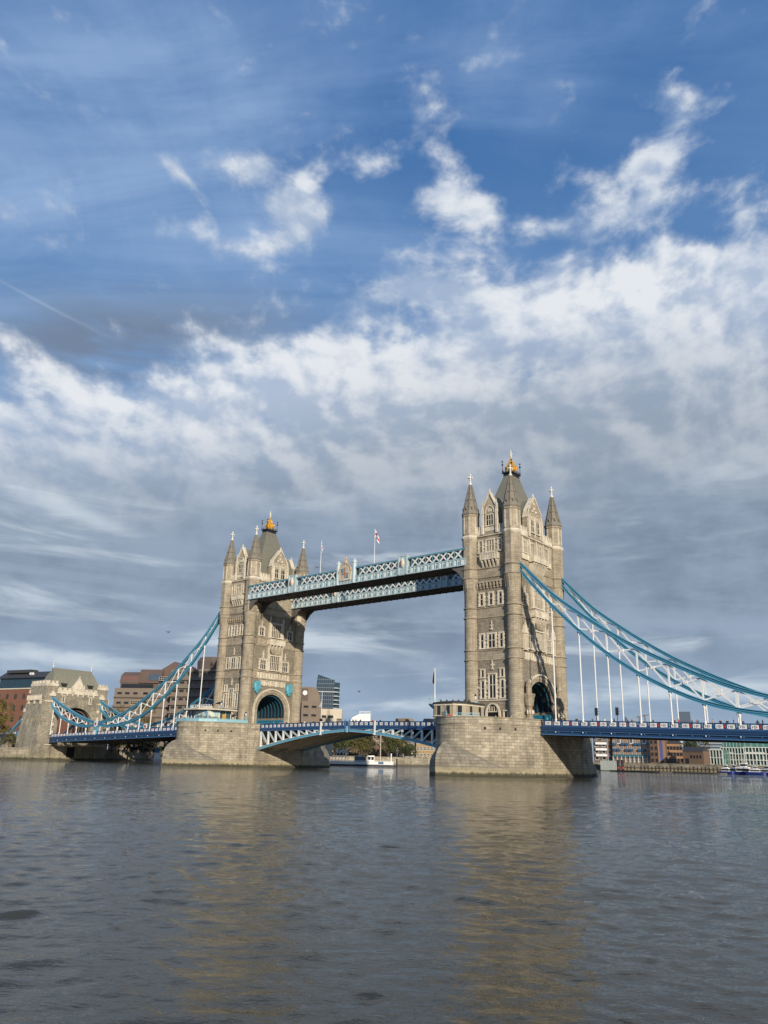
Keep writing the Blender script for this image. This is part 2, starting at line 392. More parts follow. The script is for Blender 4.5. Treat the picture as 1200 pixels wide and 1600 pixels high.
def tag(o, label, cat, group=None):
    o['label'] = label; o['category'] = cat
    if group: o['group'] = group
    return o
def thing(name, loc, label, cat, group=None):
    o = bpy.data.objects.new(name, None); C.objects.link(o); o.location = loc; o.empty_display_size = .5
    ROOT[o.name] = Vector(loc)
    return tag(o, label, cat, group)
def solo(mb, name, label, cat, group=None, **k):
    return tag(mb.build(name, **k), label, cat, group)
def copy_tree(o, parent=None):
    c = o.copy(); C.objects.link(c); c.parent = parent
    if parent is not None:
        c.matrix_parent_inverse = o.matrix_parent_inverse.copy()
    for ch in list(o.children): copy_tree(ch, c)
    return c
def mm(matname): return MB().mat(matname)
def face_M(n, plane, cen=0.0):
    """local (u along the wall, outward, z) -> world; n is the outward side"""
    if n == 'W': return lambda cx: Matrix(((1,0,0,cx),(0,-1,0,-plane),(0,0,1,0),(0,0,0,1)))
    if n == 'E': return lambda cx: Matrix(((-1,0,0,cx),(0,1,0,plane),(0,0,1,0),(0,0,0,1)))
    if n == 'S': return lambda cx: Matrix(((0,1,0,cx+plane),(1,0,0,0),(0,0,1,0),(0,0,0,1)))
    if n == 'N': return lambda cx: Matrix(((0,-1,0,cx-plane),(-1,0,0,0),(0,0,1,0),(0,0,0,1)))
# ------------------------------------------------------------------ the bridge: stone towers
TX = 41.2; HX = 5.5; HY = 9.6; TA = 5.22; TB = 9.27
def arch_pts(hw, zs, zc, n=16):
    """half-ellipse arch from (-hw,zs) over (0,zc) to (hw,zs)"""
    return [(-hw*math.cos(PI*i/n), zs+(zc-zs)*math.sin(PI*i/n)) for i in range(n+1)]
def window(root, M, u, z0, w, h, lights=1, transom=True, arched=True, sur=.28, quoin=True, depth=.28, tall_hood=False):
    """stone-framed mullioned window: frame mesh and its dark pane"""
    f = mm('pale_dressing'); f.M = M
    a, b = u-w/2, u+w/2
    f.box(a-sur, a, 0, depth, z0-.12, z0+h+.1); f.box(b, b+sur, 0, depth, z0-.12, z0+h+.1)
    f.box(a-sur, b+sur, 0, depth+.05, z0+h+.1, z0+h+.1+sur*.9)
    f.box(a-sur-.08, b+sur+.08, 0, depth+.12, z0-.34, z0-.12)
    if quoin:
        k = 0; z = z0
        while z < z0+h-.2:
            if k % 2 == 0:
                f.box(a-sur-.2, a-sur, 0, depth-.06, z, z+.34); f.box(b+sur, b+sur+.2, 0, depth-.06, z, z+.34)
            z += .38; k += 1
    mw = .11
    for i in range(1, lights):
        x = a+(b-a)*i/lights; f.box(x-mw/2, x+mw/2, .03, depth-.08, z0-.12, z0+h+.1)
    if transom: 
        zt = z0+h*.55
        for i in range(lights):
            xa = a+(b-a)*i/lights+mw/2; xb = a+(b-a)*(i+1)/lights-mw/2
            f.box(xa, xb, .03, depth-.10, zt-.055, zt+.055)
    if arched:
        lw = (b-a)/lights
        for i in range(lights):
            xa = a+lw*i+mw/2; xb = a+lw*(i+1)-mw/2; zt = z0+h+.1; r = (xb-xa)/2
            for sx, x0 in ((1, xa), (-1, xb)):
                tri = [(x0, zt), (x0+sx*r*.85, zt), (x0, zt-r*1.1)]
                f.loft([[(p, .04, q) for p, q in tri], [(p, depth-.12, q) for p, q in tri]])
    if tall_hood:
        tri = [(a-sur, z0+h+.35), (b+sur, z0+h+.35), ((a+b)/2, z0+h+.35+w*.85)]
        f.loft([[(p, 0, q) for p, q in tri], [(p, depth-.05, q) for p, q in tri]])
    fo = f.build('window', root)
    p = mm('dark_glass'); p.M = M; p.box(a+.002, b-.002, -.05, .025, z0-.11, z0+h+.09); p.build('pane', fo)
    return fo
def niche(root, M, u, z, s=1.0):
    """small canopied cross-shaped ornament"""
    f = mm('pale_dressing'); f.M = M
    f.box(u-.12*s, u+.12*s, 0, .22, z, z+1.7*s); f.box(u-.42*s, u+.42*s, 0, .2, z+.75*s, z+1.0*s)
    f.box(u-.3*s, u+.3*s, 0, .3, z-.1, z+.15*s); f.ball((u, .2, z+1.75*s), .17*s, 6, 4)
    f.build('niche_ornament', root)
def balcony(root, M, hw, z0, z1, out=.9, corb=1.6, n=5, mat='pale_dressing'):
    f = mm(mat); f.M = M
    f.box(-hw, hw, 0, out, z0, z0+.22); f.box(-hw, hw, out-.16, out-.02, z0+.22, z1-.16)
    f.box(-hw-.05, hw+.05, out-.24, out+.06, z1-.16, z1); f.box(-hw, -hw+.16, 0, out-.16, z0+.22, z1-.16); f.box(hw-.16, hw, 0, out-.16, z0+.22, z1-.16)
    k = int(hw*2/.62)
    for i in range(k+1):
        x = -hw+.1+(2*hw-.2)*i/k; f.box(x-.07, x+.07, out-.02, out+.04, z0+.24, z1-.18)
    for i in range(n):
        x = -hw*.82+hw*1.64*i/(n-1)
        pr = [(0, z0), (out*.92, z0), (out*.85, z0-.35), (out*.45, z0-corb*.62), (.12, z0-corb), (0, z0-corb)]
        f.loft([[(x-.17, p, q) for p, q in pr], [(x+.17, p, q) for p, q in pr]])
    f.build('balcony', root)
def merlons(f, M, u0, u1, z, n, h=.75, t=.5, w=.6, dep=0.0):
    old = f.M; f.M = M
    f.box(u0, u1, dep-t, dep, z, z+1.0)
    st = (u1-u0)/n
    for i in range(n):
        c = u0+st*(i+.5); f.box(c-st*w/2, c+st*w/2, dep-t, dep+.003, z+1.0, z+1.0+h); f.box(c-st*w/2-.06, c+st*w/2+.06, dep-t-.05, dep+.06, z+1.0+h, z+1.14+h)
    f.M = old
def pinnacle(f, M, u, o, z, h, w=.5):
    old = f.M; f.M = M
    f.box(u-w/2, u+w/2, o-w/2, o+w/2, z, z+h*.6)
    q = [(u-w*.55, o-w*.55), (u+w*.55, o-w*.55), (u+w*.55, o+w*.55), (u-w*.55, o+w*.55)]
    f.loft([[(x, y, z+h*.6) for x, y in q], [(u+(x-u)*.08, o+(y-o)*.08, z+h) for x, y in q]])
    f.M = old
def tower(cx, label):
    root = thing('bridge_tower', (cx, 0, 9.6), label, 'tower', 'stone towers of the bridge')
    MW = face_M('W', HY)(cx); ME = face_M('E', HY)(cx); MS = face_M('S', HX)(cx); MN = face_M('N', HX)(cx)
    # wall core with the road arch through it
    ap = arch_pts(5.0, 14.4, 18.9, 20)
    prof = [(-HY, 9.6), (-5.0, 9.6)] + ap[0:] + [(5.0, 9.6), (HY, 9.6), (HY, 49.9), (-HY, 49.9)]
    w = mm('granite_rubble'); w.loft([[(cx-HX, y, z) for y, z in prof], [(cx+HX, y, z) for y, z in prof]])
    w.build('wall', root)
    # corner turrets
    for sx in (-1, 1):
        for sy in (-1, 1):
            tx, ty = cx+sx*TA, sy*TB
            t = mm('granite_ashlar')
            t.lathe(tx, ty, [(1.72, 9.6), (1.72, 10.9), (1.56, 11.1), (1.54, 37.2), (1.62, 37.6)], 20)
            o8 = PI/8
            t.loft([[(tx+r*math.cos(o8+2*PI*i/16*1.0), ty+r*math.sin(o8+2*PI*i/16), z) for i in range(16)] for r, z in ((1.60, 37.55), (1.72, 38.6), (1.90, 39.9), (1.92, 40.3))])
            t.lathe(tx, ty, [(1.92, 40.3), (1.92, 49.4)], 8, o8)
            t.mat('granite_ashlar'); t.lathe(tx, ty, [(1.80, 49.9), (1.80, 54.3), (1.95, 54.4), (1.95, 54.75)], 8, o8)
            t.mat('granite_ashlar')
            for i in range(8):      # wedge cuts of the change from round to octagon
                a = 2*PI*i/8
                t.tube((tx+1.62*math.cos(a), ty+1.62*math.sin(a), 37.5), (tx+1.72*math.cos(a), ty+1.72*math.sin(a), 39.9), .08, 5, .24)
            t.mat('pale_dressing')
            for i in range(8):      # raised panel frames round the top stage
                a = 2*PI*i/8
                for db in (-.27, .27):
                    c_, s_ = math.cos(a), math.sin(a)
                    px, py = tx+1.70*c_-db*2.2*s_, ty+1.70*s_+db*2.2*c_
                    t.tube((px, py, 50.3), (px, py, 54.2), .09, 4)
            to = t.build('turret', root, smooth=30)
            s = mm('pale_dressing'); s.lathe(tx, ty, [(1.92, 49.15), (2.12, 49.4), (2.16, 49.65), (2.0, 49.9)], 8, o8); s.build('string_course', to, smooth=30)
            for z in (22.75, 24.75, 31.65, 33.75):
                s = mm('granite_ashlar'); s.lathe(tx, ty, [(1.54, z-.12), (1.76, z), (1.76, z+.16), (1.54, z+.3)], 20); s.build('string_course', to, smooth=30)
            for z in (40.25, 42.3):
                s = mm('granite_ashlar'); s.lathe(tx, ty, [(1.9, z-.15), (2.14, z), (2.14, z+.16), (1.9, z+.3)], 8, o8); s.build('string_course', to, smooth=30)
            sp = mm('spire_stone')
            sp.lathe(tx, ty, [(1.90, 54.75), (2.08, 55.0), (2.02, 55.3), (1.74, 55.9), (1.12, 58.3), (.52, 61.0), (.30, 62.3)], 8, o8)
            for z in (56.6, 58.4, 60.1):
                r = 1.74-(z-55.9)*.237; sp.lathe(tx, ty, [(r+.02, z-.1), (r+.13, z), (r+.02, z+.12)], 8, o8)
            for i in range(8):
                a = o8+2*PI*i/8
                sp.tube((tx+1.80*math.cos(a), ty+1.80*math.sin(a), 55.7), (tx+.32*math.cos(a), ty+.32*math.sin(a), 62.2), .085, 4)
                b = 2*PI*i/8
                for z in (56.1,):
                    r = 1.74-(z-55.9)*.237
                    sp.ball((tx+r*math.cos(b), ty+r*math.sin(b), z+.2), .22, 5, 4, 1.5)
            spo = sp.build('spire', to)
            fi = mm('white_finial')
            fi.lathe(tx, ty, [(.36, 62.2), (.40, 62.45), (.18, 62.7), (.16, 63.2), (.30, 63.35), (.14, 63.6), (.12, 64.3), (.22, 64.5), (.05, 64.9)], 8)
            fi.box(tx-.52, tx+.52, ty-.11, ty+.11, 63.75, 64.05); fi.box(tx-.11, tx+.11, ty-.52, ty+.52, 63.76, 64.04)
            for q in ((.52, 0), (-.52, 0), (0, .52), (0, -.52)): fi.ball((tx+q[0], ty+q[1], 63.9), .17, 6, 4)
            fi.build('finial', spo)
    # string courses round the walls
    for z, dp, mt in ((22.75, .16, 'granite_ashlar'), (24.75, .16, 'granite_ashlar'), (31.65, .16, 'granite_ashlar'), (33.75, .16, 'granite_ashlar'), (40.25, .2, 'granite_ashlar'), (42.3, .2, 'granite_ashlar'), (49.45, .38, 'pale_dressing')):
        s = mm(mt)
        s.loft([[(cx-HX-o_, -HY-o_, q), (cx+HX+o_, -HY-o_, q), (cx+HX+o_, HY+o_, q), (cx-HX-o_, HY+o_, q)] for o_, q in ((-.01, z-.18), (dp, z), (dp, z+.2), (-.01, z+.34))])
        s.build('string_course', root)
    # smooth ashlar band between each pair of courses, top stage facing
    for z0, z1 in ((23.1, 24.56), (32.0, 33.56), (40.6, 42.1), (42.66, 49.25)):
        s = mm('granite_ashlar'); s.box(cx-HX-.035, cx+HX+.035, -HY-.035, HY+.035, z0, z1); s.build('ashlar_band', root)
    # ---- side faces (west and east)
    for M in (MW, ME):
        for u in (-2.4, 2.4): window(root, M, u, 46.0, .75, 2.3, 1)
        window(root, M, 0, 46.0, 1.9, 2.3, 3)
        balcony(root, M, 2.2, 44.0, 45.5, .95, 1.7, 5)
        for u in (-2.35, 0, 2.35): window(root, M, u, 34.4, .72, 2.3, 1, sur=.34)
        c_ = mm('granite_ashlar'); c_.M = M
        c_.box(-3.7, 3.7, 0, .5, 39.15, 39.55)
        for i in range(9):
            x = -3.4+6.8*i/8; c_.box(x-.17, x+.17, 0, .5, 38.35, 39.15); c_.box(x-.17, x+.17, 0, .3, 37.9, 38.35)
        c_.build('corbel_table', root)
        for u in (-2.35, 2.35): window(root, M, u, 25.4, .72, 2.6, 1, sur=.34)
        window(root, M, 0, 25.4, 1.6, 2.6, 2, sur=.34)
        niche(root, M, 0, 29.1, .95); niche(root, M, 0, 20.9, .95)
        for u in (-2.35, 2.35):
            window(root, M, u, 19.4, .62, 1.3, 1, transom=False, quoin=False)
            window(root, M, u, 15.2, .72, 3.3, 1)
        window(root, M, 0, 15.2, 1.5, 4.5, 2)
        q = mm('pale_dressing'); q.M = M
        for z, a, b in ((17.05, -3.75, 3.75), (14.55, -3.75, 3.75)):
            xs = [a, -2.35-.72/2-.3, -2.35+.36+.3, -.75-.3, .75+.3, 2.35-.36-.3, 2.35+.66, b]
            if z > 17:
                for i in (0, 2, 4, 6): q.box(xs[i], xs[i+1], 0, .2, z, z+.36)
            else: q.box(a, b, 0, .2, z-.05, z+.25)
        q.build('stone_band', root)
        # doorway arch
        d = mm('pale_dressing'); d.M = M
        op = [(-1.75, 9.7)] + [(-1.75+ .0, 11.6)] + [(-1.75*math.cos(t)**1.0 if t < PI/2 else 1.75*abs(math.cos(t)), 11.6+2.5*math.sin(t)**.85) for t in [PI*i/14 for i in range(1, 14)]] + [(1.75, 11.6), (1.75, 9.7)]
        ip = [(x*.80, 9.7+(z-9.7)*.93) for x, z in op]
        for i in range(len(op)-1):
            quad = [op[i], op[i+1], ip[i+1], ip[i]]
            d.loft([[(p, 0, r) for p, r in quad], [(p, .38, r) for p, r in quad]])
        d.box(-1.3, 1.3, .04, .2, 12.25, 12.45); 
        for x in (-.8, -.27, .27, .8): d.box(x-.06, x+.06, .04, .18, 12.45, 13.4)
        do = d.build('doorway', root)
        e = mm('dark_glass'); e.M = M; e.loft([[(p, -.05, r) for p, r in ip], [(p, .03, r) for p, r in ip]]); e.build('door', do)
        for u in (-3.0, 3.0): window(root, M, u, 11.0, .72, 1.3, 1, transom=False, arched=False, quoin=False)
        # top gable
        gb = mm('granite_ashlar'); gb.M = M  # darker stone body stands in for the shadows of the tracery
        pr = [(-1.95, 49.8), (1.95, 49.8), (1.95, 56.0), (1.5, 56.3), (0, 59.3), (-1.5, 56.3), (-1.95, 56.0)]
        gb.loft([[(p, -1.2, q_) for p, q_ in pr], [(p, .02, q_) for p, q_ in pr]]); gb.mat('pale_dressing')
        gb.box(-1.25, 1.25, .02, .10, 50.5, 51.6)
        for a, b in (((-1.5, 56.35), (0, 59.35)), ((1.5, 56.35), (0, 59.35))):
            gb.bar((a[0], -.4, a[1]), (b[0], -.4, b[1]), 1.3, .22, (0, 1, 0))
        an = [(1.15*math.cos(PI*i/10), 54.5+1.7*math.sin(PI*i/10)) for i in range(11)]
        for i in range(10): gb.bar((an[i][0], .08, an[i][1]), (an[i+1][0], .08, an[i+1][1]), .24, .2)
        gb.box(-.5, .5, .0, .14, 54.9, 55.6)
        for u in (-1.8, 1.8): pinnacle(gb, M, u, .15, 49.9, 7.6, .52)
        pinnacle(gb, M, 0, -.1, 59.0, 1.3, .34)
        go = gb.build('gable', root)
        window(go, M @ Matrix.Translation((0, .02, 0)), 0, 51.9, 1.75, 2.1, 3, quoin=False, sur=.2, depth=.2)
        rr = mm('roof_slate'); rr.M = M
        tri = [(-1.9, 55.9), (1.9, 55.9), (0, 59.0)]
        rr.loft([[(p, -6.2, q_) for p, q_ in tri], [(p, -1.25, q_) for p, q_ in tri]]); rr.box(-1.85, 1.85, -5, -1.25, 50, 55.88)
        rr.build('gable_roof', root)
    # ---- shore face (S here) and river face (N here)
    for M, shore in ((MS, True), (MN, False)):
        ar = mm('granite_ashlar'); ar.M = M
        for k, (r0, r1, dep) in enumerate(((5.0, 5.42, .12), (5.42, 5.9, .34), (5.9, 6.25, .22), (6.25, 6.6, .5))):
            ar.mat('pale_dressing' if k == 3 else 'granite_ashlar')
            n = 22
            A = [(-r0, 9.7)] + [(-r0*math.cos(PI*i/n), 14.4+(4.5+(r0-5.0)*.95)*math.sin(PI*i/n)) for i in range(n+1)] + [(r0, 9.7)]
            B = [(-r1, 9.7)] + [(-r1*math.cos(PI*i/n), 14.4+(4.5+(r1-5.0)*.95)*math.sin(PI*i/n)) for i in range(n+1)] + [(r1, 9.7)]
            for i in range(len(A)-1):
                quad = [A[i], A[i+1], B[i+1], B[i]]
                ar.loft([[(p, 0, q) for p, q in quad], [(p, dep, q) for p, q in quad]])
        ar.build('arch_moulding', root)
        # tier 2
        window(root, M, 0, 25.5, 3.4, 3.6, 5, sur=.4, depth=.42, arched=False)
        for u in (-4.1, 4.1): window(root, M, u, 25.5, 2.0, 2.3, 3, sur=.34, depth=.32)
        for u in (-4.1, 4.1): niche(root, M, u, 28.5, 1.05)
        # tier 3
        window(root, M, 0, 34.5, 3.4, 3.4, 5, sur=.42, depth=.42, tall_hood=False)
        for u in (-5.3, 5.3): window(root, M, u, 34.5, 1.5, 2.0, 2, sur=.3, depth=.3); niche(root, M, u, 37.1, .8)
        balcony(root, M, 2.9, 32.15, 33.75, 1.15, 2.0, 5)
        x = mm('pale_dressing'); x.M = M
        for u in (-2.45, 2.45):
            x.box(u-.2, u+.2, 0, .55, 24.9, 30.3); x.box(u-.2, u+.2, 0, .5, 34.0, 38.9)
            pinnacle(x, M, u, .3, 30.3, 1.3, .4); pinnacle(x, M, u, .3, 38.9, 1.2, .4)
        fan = [(-2.2, 30.9), (2.2, 30.9), (1.2, 29.6), (-1.2, 29.6)]
        x.mat('granite_ashlar'); x.loft([[(p, 0, q) for p, q in fan], [(p, .75, q) for p, q in fan]])
        x.build('buttress', root)
        pn = mm('pale_dressing'); pn.M = M
        for i in range(12):
            u = -5.5+i; pn.box(u-.33, u+.33, .035, .13, 23.3, 24.4)
            if i % 3 == 1: pn.box(u-.18, u+.18, .13, .3, 23.2, 24.5)
        pn.box(-6.0, 6.0, .035, .2, 23.02, 23.25); pn.build('panel_frieze', root)
        # tier 4 windows under the cornice and the wide gable
        if shore:
            for u in (-4.6, -1.6, 1.6, 4.6): window(root, M, u, 46.0, 1.5, 2.3, 2, sur=.28, quoin=False)
            balcony(root, M, 3.3, 44.1, 45.6, 1.5, 2.2, 7)
            for u in (-6.0, -3.1, 0.0, 3.1, 6.0):
                pp = mm('pale_dressing'); pp.M = M; pp.box(u-.16, u+.16, .035, .4, 45.6, 49.2); pp.build('pilaster', root)
            for sg in (-1, 1):
                pp = mm('pale_dressing'); pp.M = M; pp.box(*sorted((sg*6.4, sg*3.4)), .035, .4, 44.3, 45.5)
                for i in range(8): pp.box(sg*(3.55+i*.36)-.07, sg*(3.55+i*.36)+.07, .39, .46, 44.4, 45.4)
                pp.build('window_apron', root)
            for u in (-6.05, 6.05):    # canopied gabled niches
                k = mm('pale_dressing'); k.M = M
                k.box(u-.5, u-.3, 0, .6, 25.0, 28.3); k.box(u+.3, u+.5, 0, .6, 25.0, 28.3); k.box(u-.55, u+.55, 0, .7, 24.8, 25.05)
                tri = [(u-.7, 28.3), (u+.7, 28.3), (u, 30.2)]
                k.loft([[(p, 0, q) for p, q in tri], [(p, .7, q) for p, q in tri]])
                k.box(u-.28, u+.28, .02, .12, 25.1, 28.2); pinnacle(k, M, u, .35, 30.0, .9, .26)
                k.build('canopied_niche', root)
            # great carved brackets beside the arch, each with its pinnacle
            for u in (-6.55, 6.55):
                k = mm('granite_ashlar'); k.M = M
                k.lathe(u, 1.05, [(.95, 9.7), (.95, 11.0), (.70, 11.3), (.62, 13.2), (.85, 13.6), (1.05, 15.0), (1.25, 15.6), (1.25, 15.9)], 8, PI/8)
                k.lathe(u, 1.05, [(.62, 15.9), (.60, 17.2), (.75, 17.3), (.1, 18.9)], 8, PI/8)
                k.box(u-.45, u+.45, 0, 1.0, 9.7, 15.4)
                k.mat('pale_dressing')
                for q in range(6):
                    a = PI*q/5; k.ball((u+.78*math.cos(a), 1.05+.78*math.sin(a), 12.3+.0), .22, 6, 4, 2.2)
                k.build('carved_bracket', root)
        else:
            for u in (-5.9, 5.9):
                k = mm('shield_cyan'); k.M = M
                hx = [(0, 18.7), (.75, 19.4), (1.0, 20.4), (1.0, 21.7), (-1.0, 21.7), (-1.0, 20.4), (-.75, 19.4)]
                k.loft([[(u+p, .1, q) for p, q in hx], [(u+p, .7, q) for p, q in hx], [(u+p*.75, .95, 20.4+(q-20.4)*.75) for p, q in hx]])
                k.box(u-.3, u+.3, .9, 1.25, 19.6, 21.3); k.box(u-.85, u+.85, .2, .9, 21.6, 22.0); k.ball((u, 1.2, 21.4), .34, 6, 4)
                for sg in (-1, 1): k.bar((u+sg*.95, .5, 21.4), (u+sg*1.3, .5, 20.0), .25, .25)
                k.build('dragon_boss', root)
            lt = mm('pale_dressing'); lt.M = M
            for i in range(17):
                u = -4.4+i*.55
                lt.box(u-.14, u+.14, 0, .22, 21.0+(.2 if i % 2 else 0), 22.2)
                if i % 4 == 2: lt.box(u-.3, u+.3, 0, .3, 20.9, 22.4)
            lt.box(-4.7, 4.7, 0, .28, 22.25, 22.4); lt.build('carved_frieze', root)
            for u in (-5.6, 5.6): window(root, M, u, 46.0, 1.3, 2.2, 2, quoin=False)
        gb = mm('granite_ashlar'); gb.M = M  # body toned down with ashlar in place of tracery shadow
        pr = [(-3.2, 49.8), (3.2, 49.8), (3.2, 54.4), (2.6, 56.2), (0, 59.5), (-2.6, 56.2), (-3.2, 54.4)]
        gb.loft([[(p, -1.2, q_) for p, q_ in pr], [(p, .05, q_) for p, q_ in pr]]); gb.mat('pale_dressing')
        for sg in (-1, 1): gb.bar((sg*2.62, -.4, 56.25), (0, -.4, 59.6), 1.5, .25); gb.bar((sg*3.25, -.4, 54.3), (sg*2.6, -.4, 56.3), 1.5, .2)
        for cu in (-1.2, 1.2):
            an = [(cu+1.0*math.cos(PI*i/10), 54.0+1.5*math.sin(PI*i/10)) for i in range(11)]
            for i in range(10): gb.bar((an[i][0], .1, an[i][1]), (an[i+1][0], .1, an[i+1][1]), .22, .18)
            gb.box(cu-.3, cu+.3, .05, .14, 54.3, 55.0)
        for (u, z) in ((0, 56.9), (-.8, 56.2), (.8, 56.2), (0, 58.0)): gb.ball((u, .05, z), .32, 6, 4)
        for u in (-2.9, 2.9): pinnacle(gb, M, u, .2, 49.9, 6.6, .5)
        for u in (-2.3, 0, 2.3): pinnacle(gb, M, u, .12, 50.2, 5.0, .3)
        pinnacle(gb, M, 0, -.1, 59.3, 1.3, .36)
        go = gb.build('gable', root)
        for cu in (-1.2, 1.2): window(go, M @ Matrix.Translation((0, .05, 0)), cu, 51.3, 1.35, 2.5, 2, quoin=False, sur=.18, depth=.2)
        rr = mm('roof_slate'); rr.M = M
        tri = [(-3.0, 54.3), (3.0, 54.3), (2.5, 56.0), (0, 59.2), (-2.5, 56.0)]
        rr.loft([[(p, -4.0, q_) for p, q_ in tri], [(p, -1.25, q_) for p, q_ in tri]]); rr.box(-2.9, 2.9, -3, -1.25, 50, 54.2)
        rr.build('gable_roof', root)
    # battlements
    for M, segs in ((MW, ((-3.7, -2.15), (2.15, 3.7))), (ME, ((-3.7, -2.15), (2.15, 3.7))), (MS, ((-7.6, -3.4), (3.4, 7.6))), (MN, ((-7.6, -3.4), (3.4, 7.6)))):
        for a, b in segs:
            bt = mm('pale_dressing'); merlons(bt, M, a, b, 49.82, 2 if b-a < 2 else 4, dep=.18); bt.build('battlement', root)
    # main roof
    rf = mm('roof_slate')
    rings = []
    for z, ax, ay in ((49.85, 4.3, 8.0), (52.5, 3.9, 6.9), (56.0, 3.1, 5.4), (59.5, 2.5, 4.2), (63.0, 1.65, 2.75), (65.6, 1.0, 1.75)):
        rings.append([(cx-ax, -ay, z), (cx+ax, -ay, z), (cx+ax, ay, z), (cx-ax, ay, z)])
    rf.loft(rings); ro = rf.build('roof', root)
    cr = mm('black_iron'); cr.box(cx-1.1, cx+1.1, -1.8, 1.8, 65.6, 65.85); cr.box(cx-1.3, cx+1.3, -2.05, 2.05, 66.2, 66.5); cr.box(cx-1.05, cx+1.05, -1.7, 1.7, 65.85, 66.2)
    for sx in (-1, 1):
        for k in range(7): cr.box(cx+sx*1.24-.05, cx+sx*1.24+.05, -1.9+k*.63-.08, -1.9+k*.63+.08, 66.5, 67.0)
    for sy in (-1, 1):
        for k in range(4): cr.box(cx-1.05+k*.7-.08, cx-1.05+k*.7+.08, sy*1.98-.05, sy*1.98+.05, 66.5, 67.0)
    for sx in (-1, 1):
        for sy in (-1, 1):
            cr.tube((cx+sx*1.2, sy*1.9, 66.5), (cx+sx*1.2, sy*1.9, 69.0), .08, 6); cr.ball((cx+sx*1.2, sy*1.9, 68.4), .24, 8, 5); cr.ball((cx+sx*1.2, sy*1.9, 69.2), .19, 8, 5)
    cr.mat('spire_stone')
    for sx in (-1, 1):
        for k in range(6): cr.box(cx+sx*1.17-.16, cx+sx*1.17+.16, -1.6+k*.64-.11, -1.6+k*.64+.11, 64.6, 65.2)
    cr.build('cresting', ro)
    gd = mm('gilding')
    gd.lathe(cx, 0, [(1.15, 66.5), (1.28, 67.3), (1.12, 68.0), (.80, 68.8), (.42, 69.3), (.22, 70.0), (.16, 70.6)], 10)
    for i in range(10):
        a = 2*PI*i/10; gd.ball((cx+1.2*math.cos(a), 1.3*math.sin(a), 67.9), .25, 6, 4, 1.7)
        gd.tube((cx+1.15*math.cos(a), 1.4*math.sin(a), 66.6), (cx+.5*math.cos(a), .5*math.sin(a), 69.5), .12, 5)
    gd.mat('white_finial'); gd.lathe(cx, 0, [(.16, 70.5), (.34, 70.8), (.14, 71.1), (.12, 71.5), (.28, 71.75), (.10, 72.0), (.05, 72.5)], 8)
    gd.box(cx-.42, cx+.42, -.08, .08, 71.25, 71.45); gd.box(cx-.08, cx+.08, -.42, .42, 71.26, 71.44)
    gd.build('crown', ro)
    # steel lined passage
    for k in range(8):
        x = cx-4.7+k*1.34
        rb = mm('rib_blue'); A = [(-4.95, 13.0)]+[(-4.95*math.cos(PI*i/16), 14.4+4.4*math.sin(PI*i/16)) for i in range(17)]+[(4.95, 13.0)]
        B = [(p*.945, 13.0+(q-13.0)*.945) for p, q in A]
        for i in range(len(A)-1):
            quad = [A[i], A[i+1], B[i+1], B[i]]; rb.loft([[(x-.09, p, q) for p, q in quad], [(x+.09, p, q) for p, q in quad]])
        rb.build('arch_rib', root)
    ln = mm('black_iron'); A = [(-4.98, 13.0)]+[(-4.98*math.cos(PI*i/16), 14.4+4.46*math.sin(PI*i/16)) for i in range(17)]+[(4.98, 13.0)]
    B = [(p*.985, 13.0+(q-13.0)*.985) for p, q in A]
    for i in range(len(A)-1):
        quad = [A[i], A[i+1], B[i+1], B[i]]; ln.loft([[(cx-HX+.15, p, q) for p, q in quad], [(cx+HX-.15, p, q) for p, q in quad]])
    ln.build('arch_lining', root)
    for sy in (-1, 1):
        pb = mm('arch_blue'); pb.box(cx-HX+.1, cx+HX-.1, sy*4.62-.3, sy*4.62+.3, 9.62, 12.35)
        for k in range(9): pb.box(cx-5.2+k*1.3-.09, cx-5.2+k*1.3+.09, sy*4.32-.1, sy*4.32+.1, 9.65, 12.3)
        pb.build('passage_panel', root)
    return root
T_S = tower(TX, 'nearer and taller looking stone tower on the right pier, blue chains running off it rightwards')
T_N = copy_tree(T_S); T_N.location = (-TX, 0, 9.6); T_N.rotation_euler = (0, 0, PI)
T_N['label'] = 'farther stone tower on the left pier with two cyan bosses above its road arch'
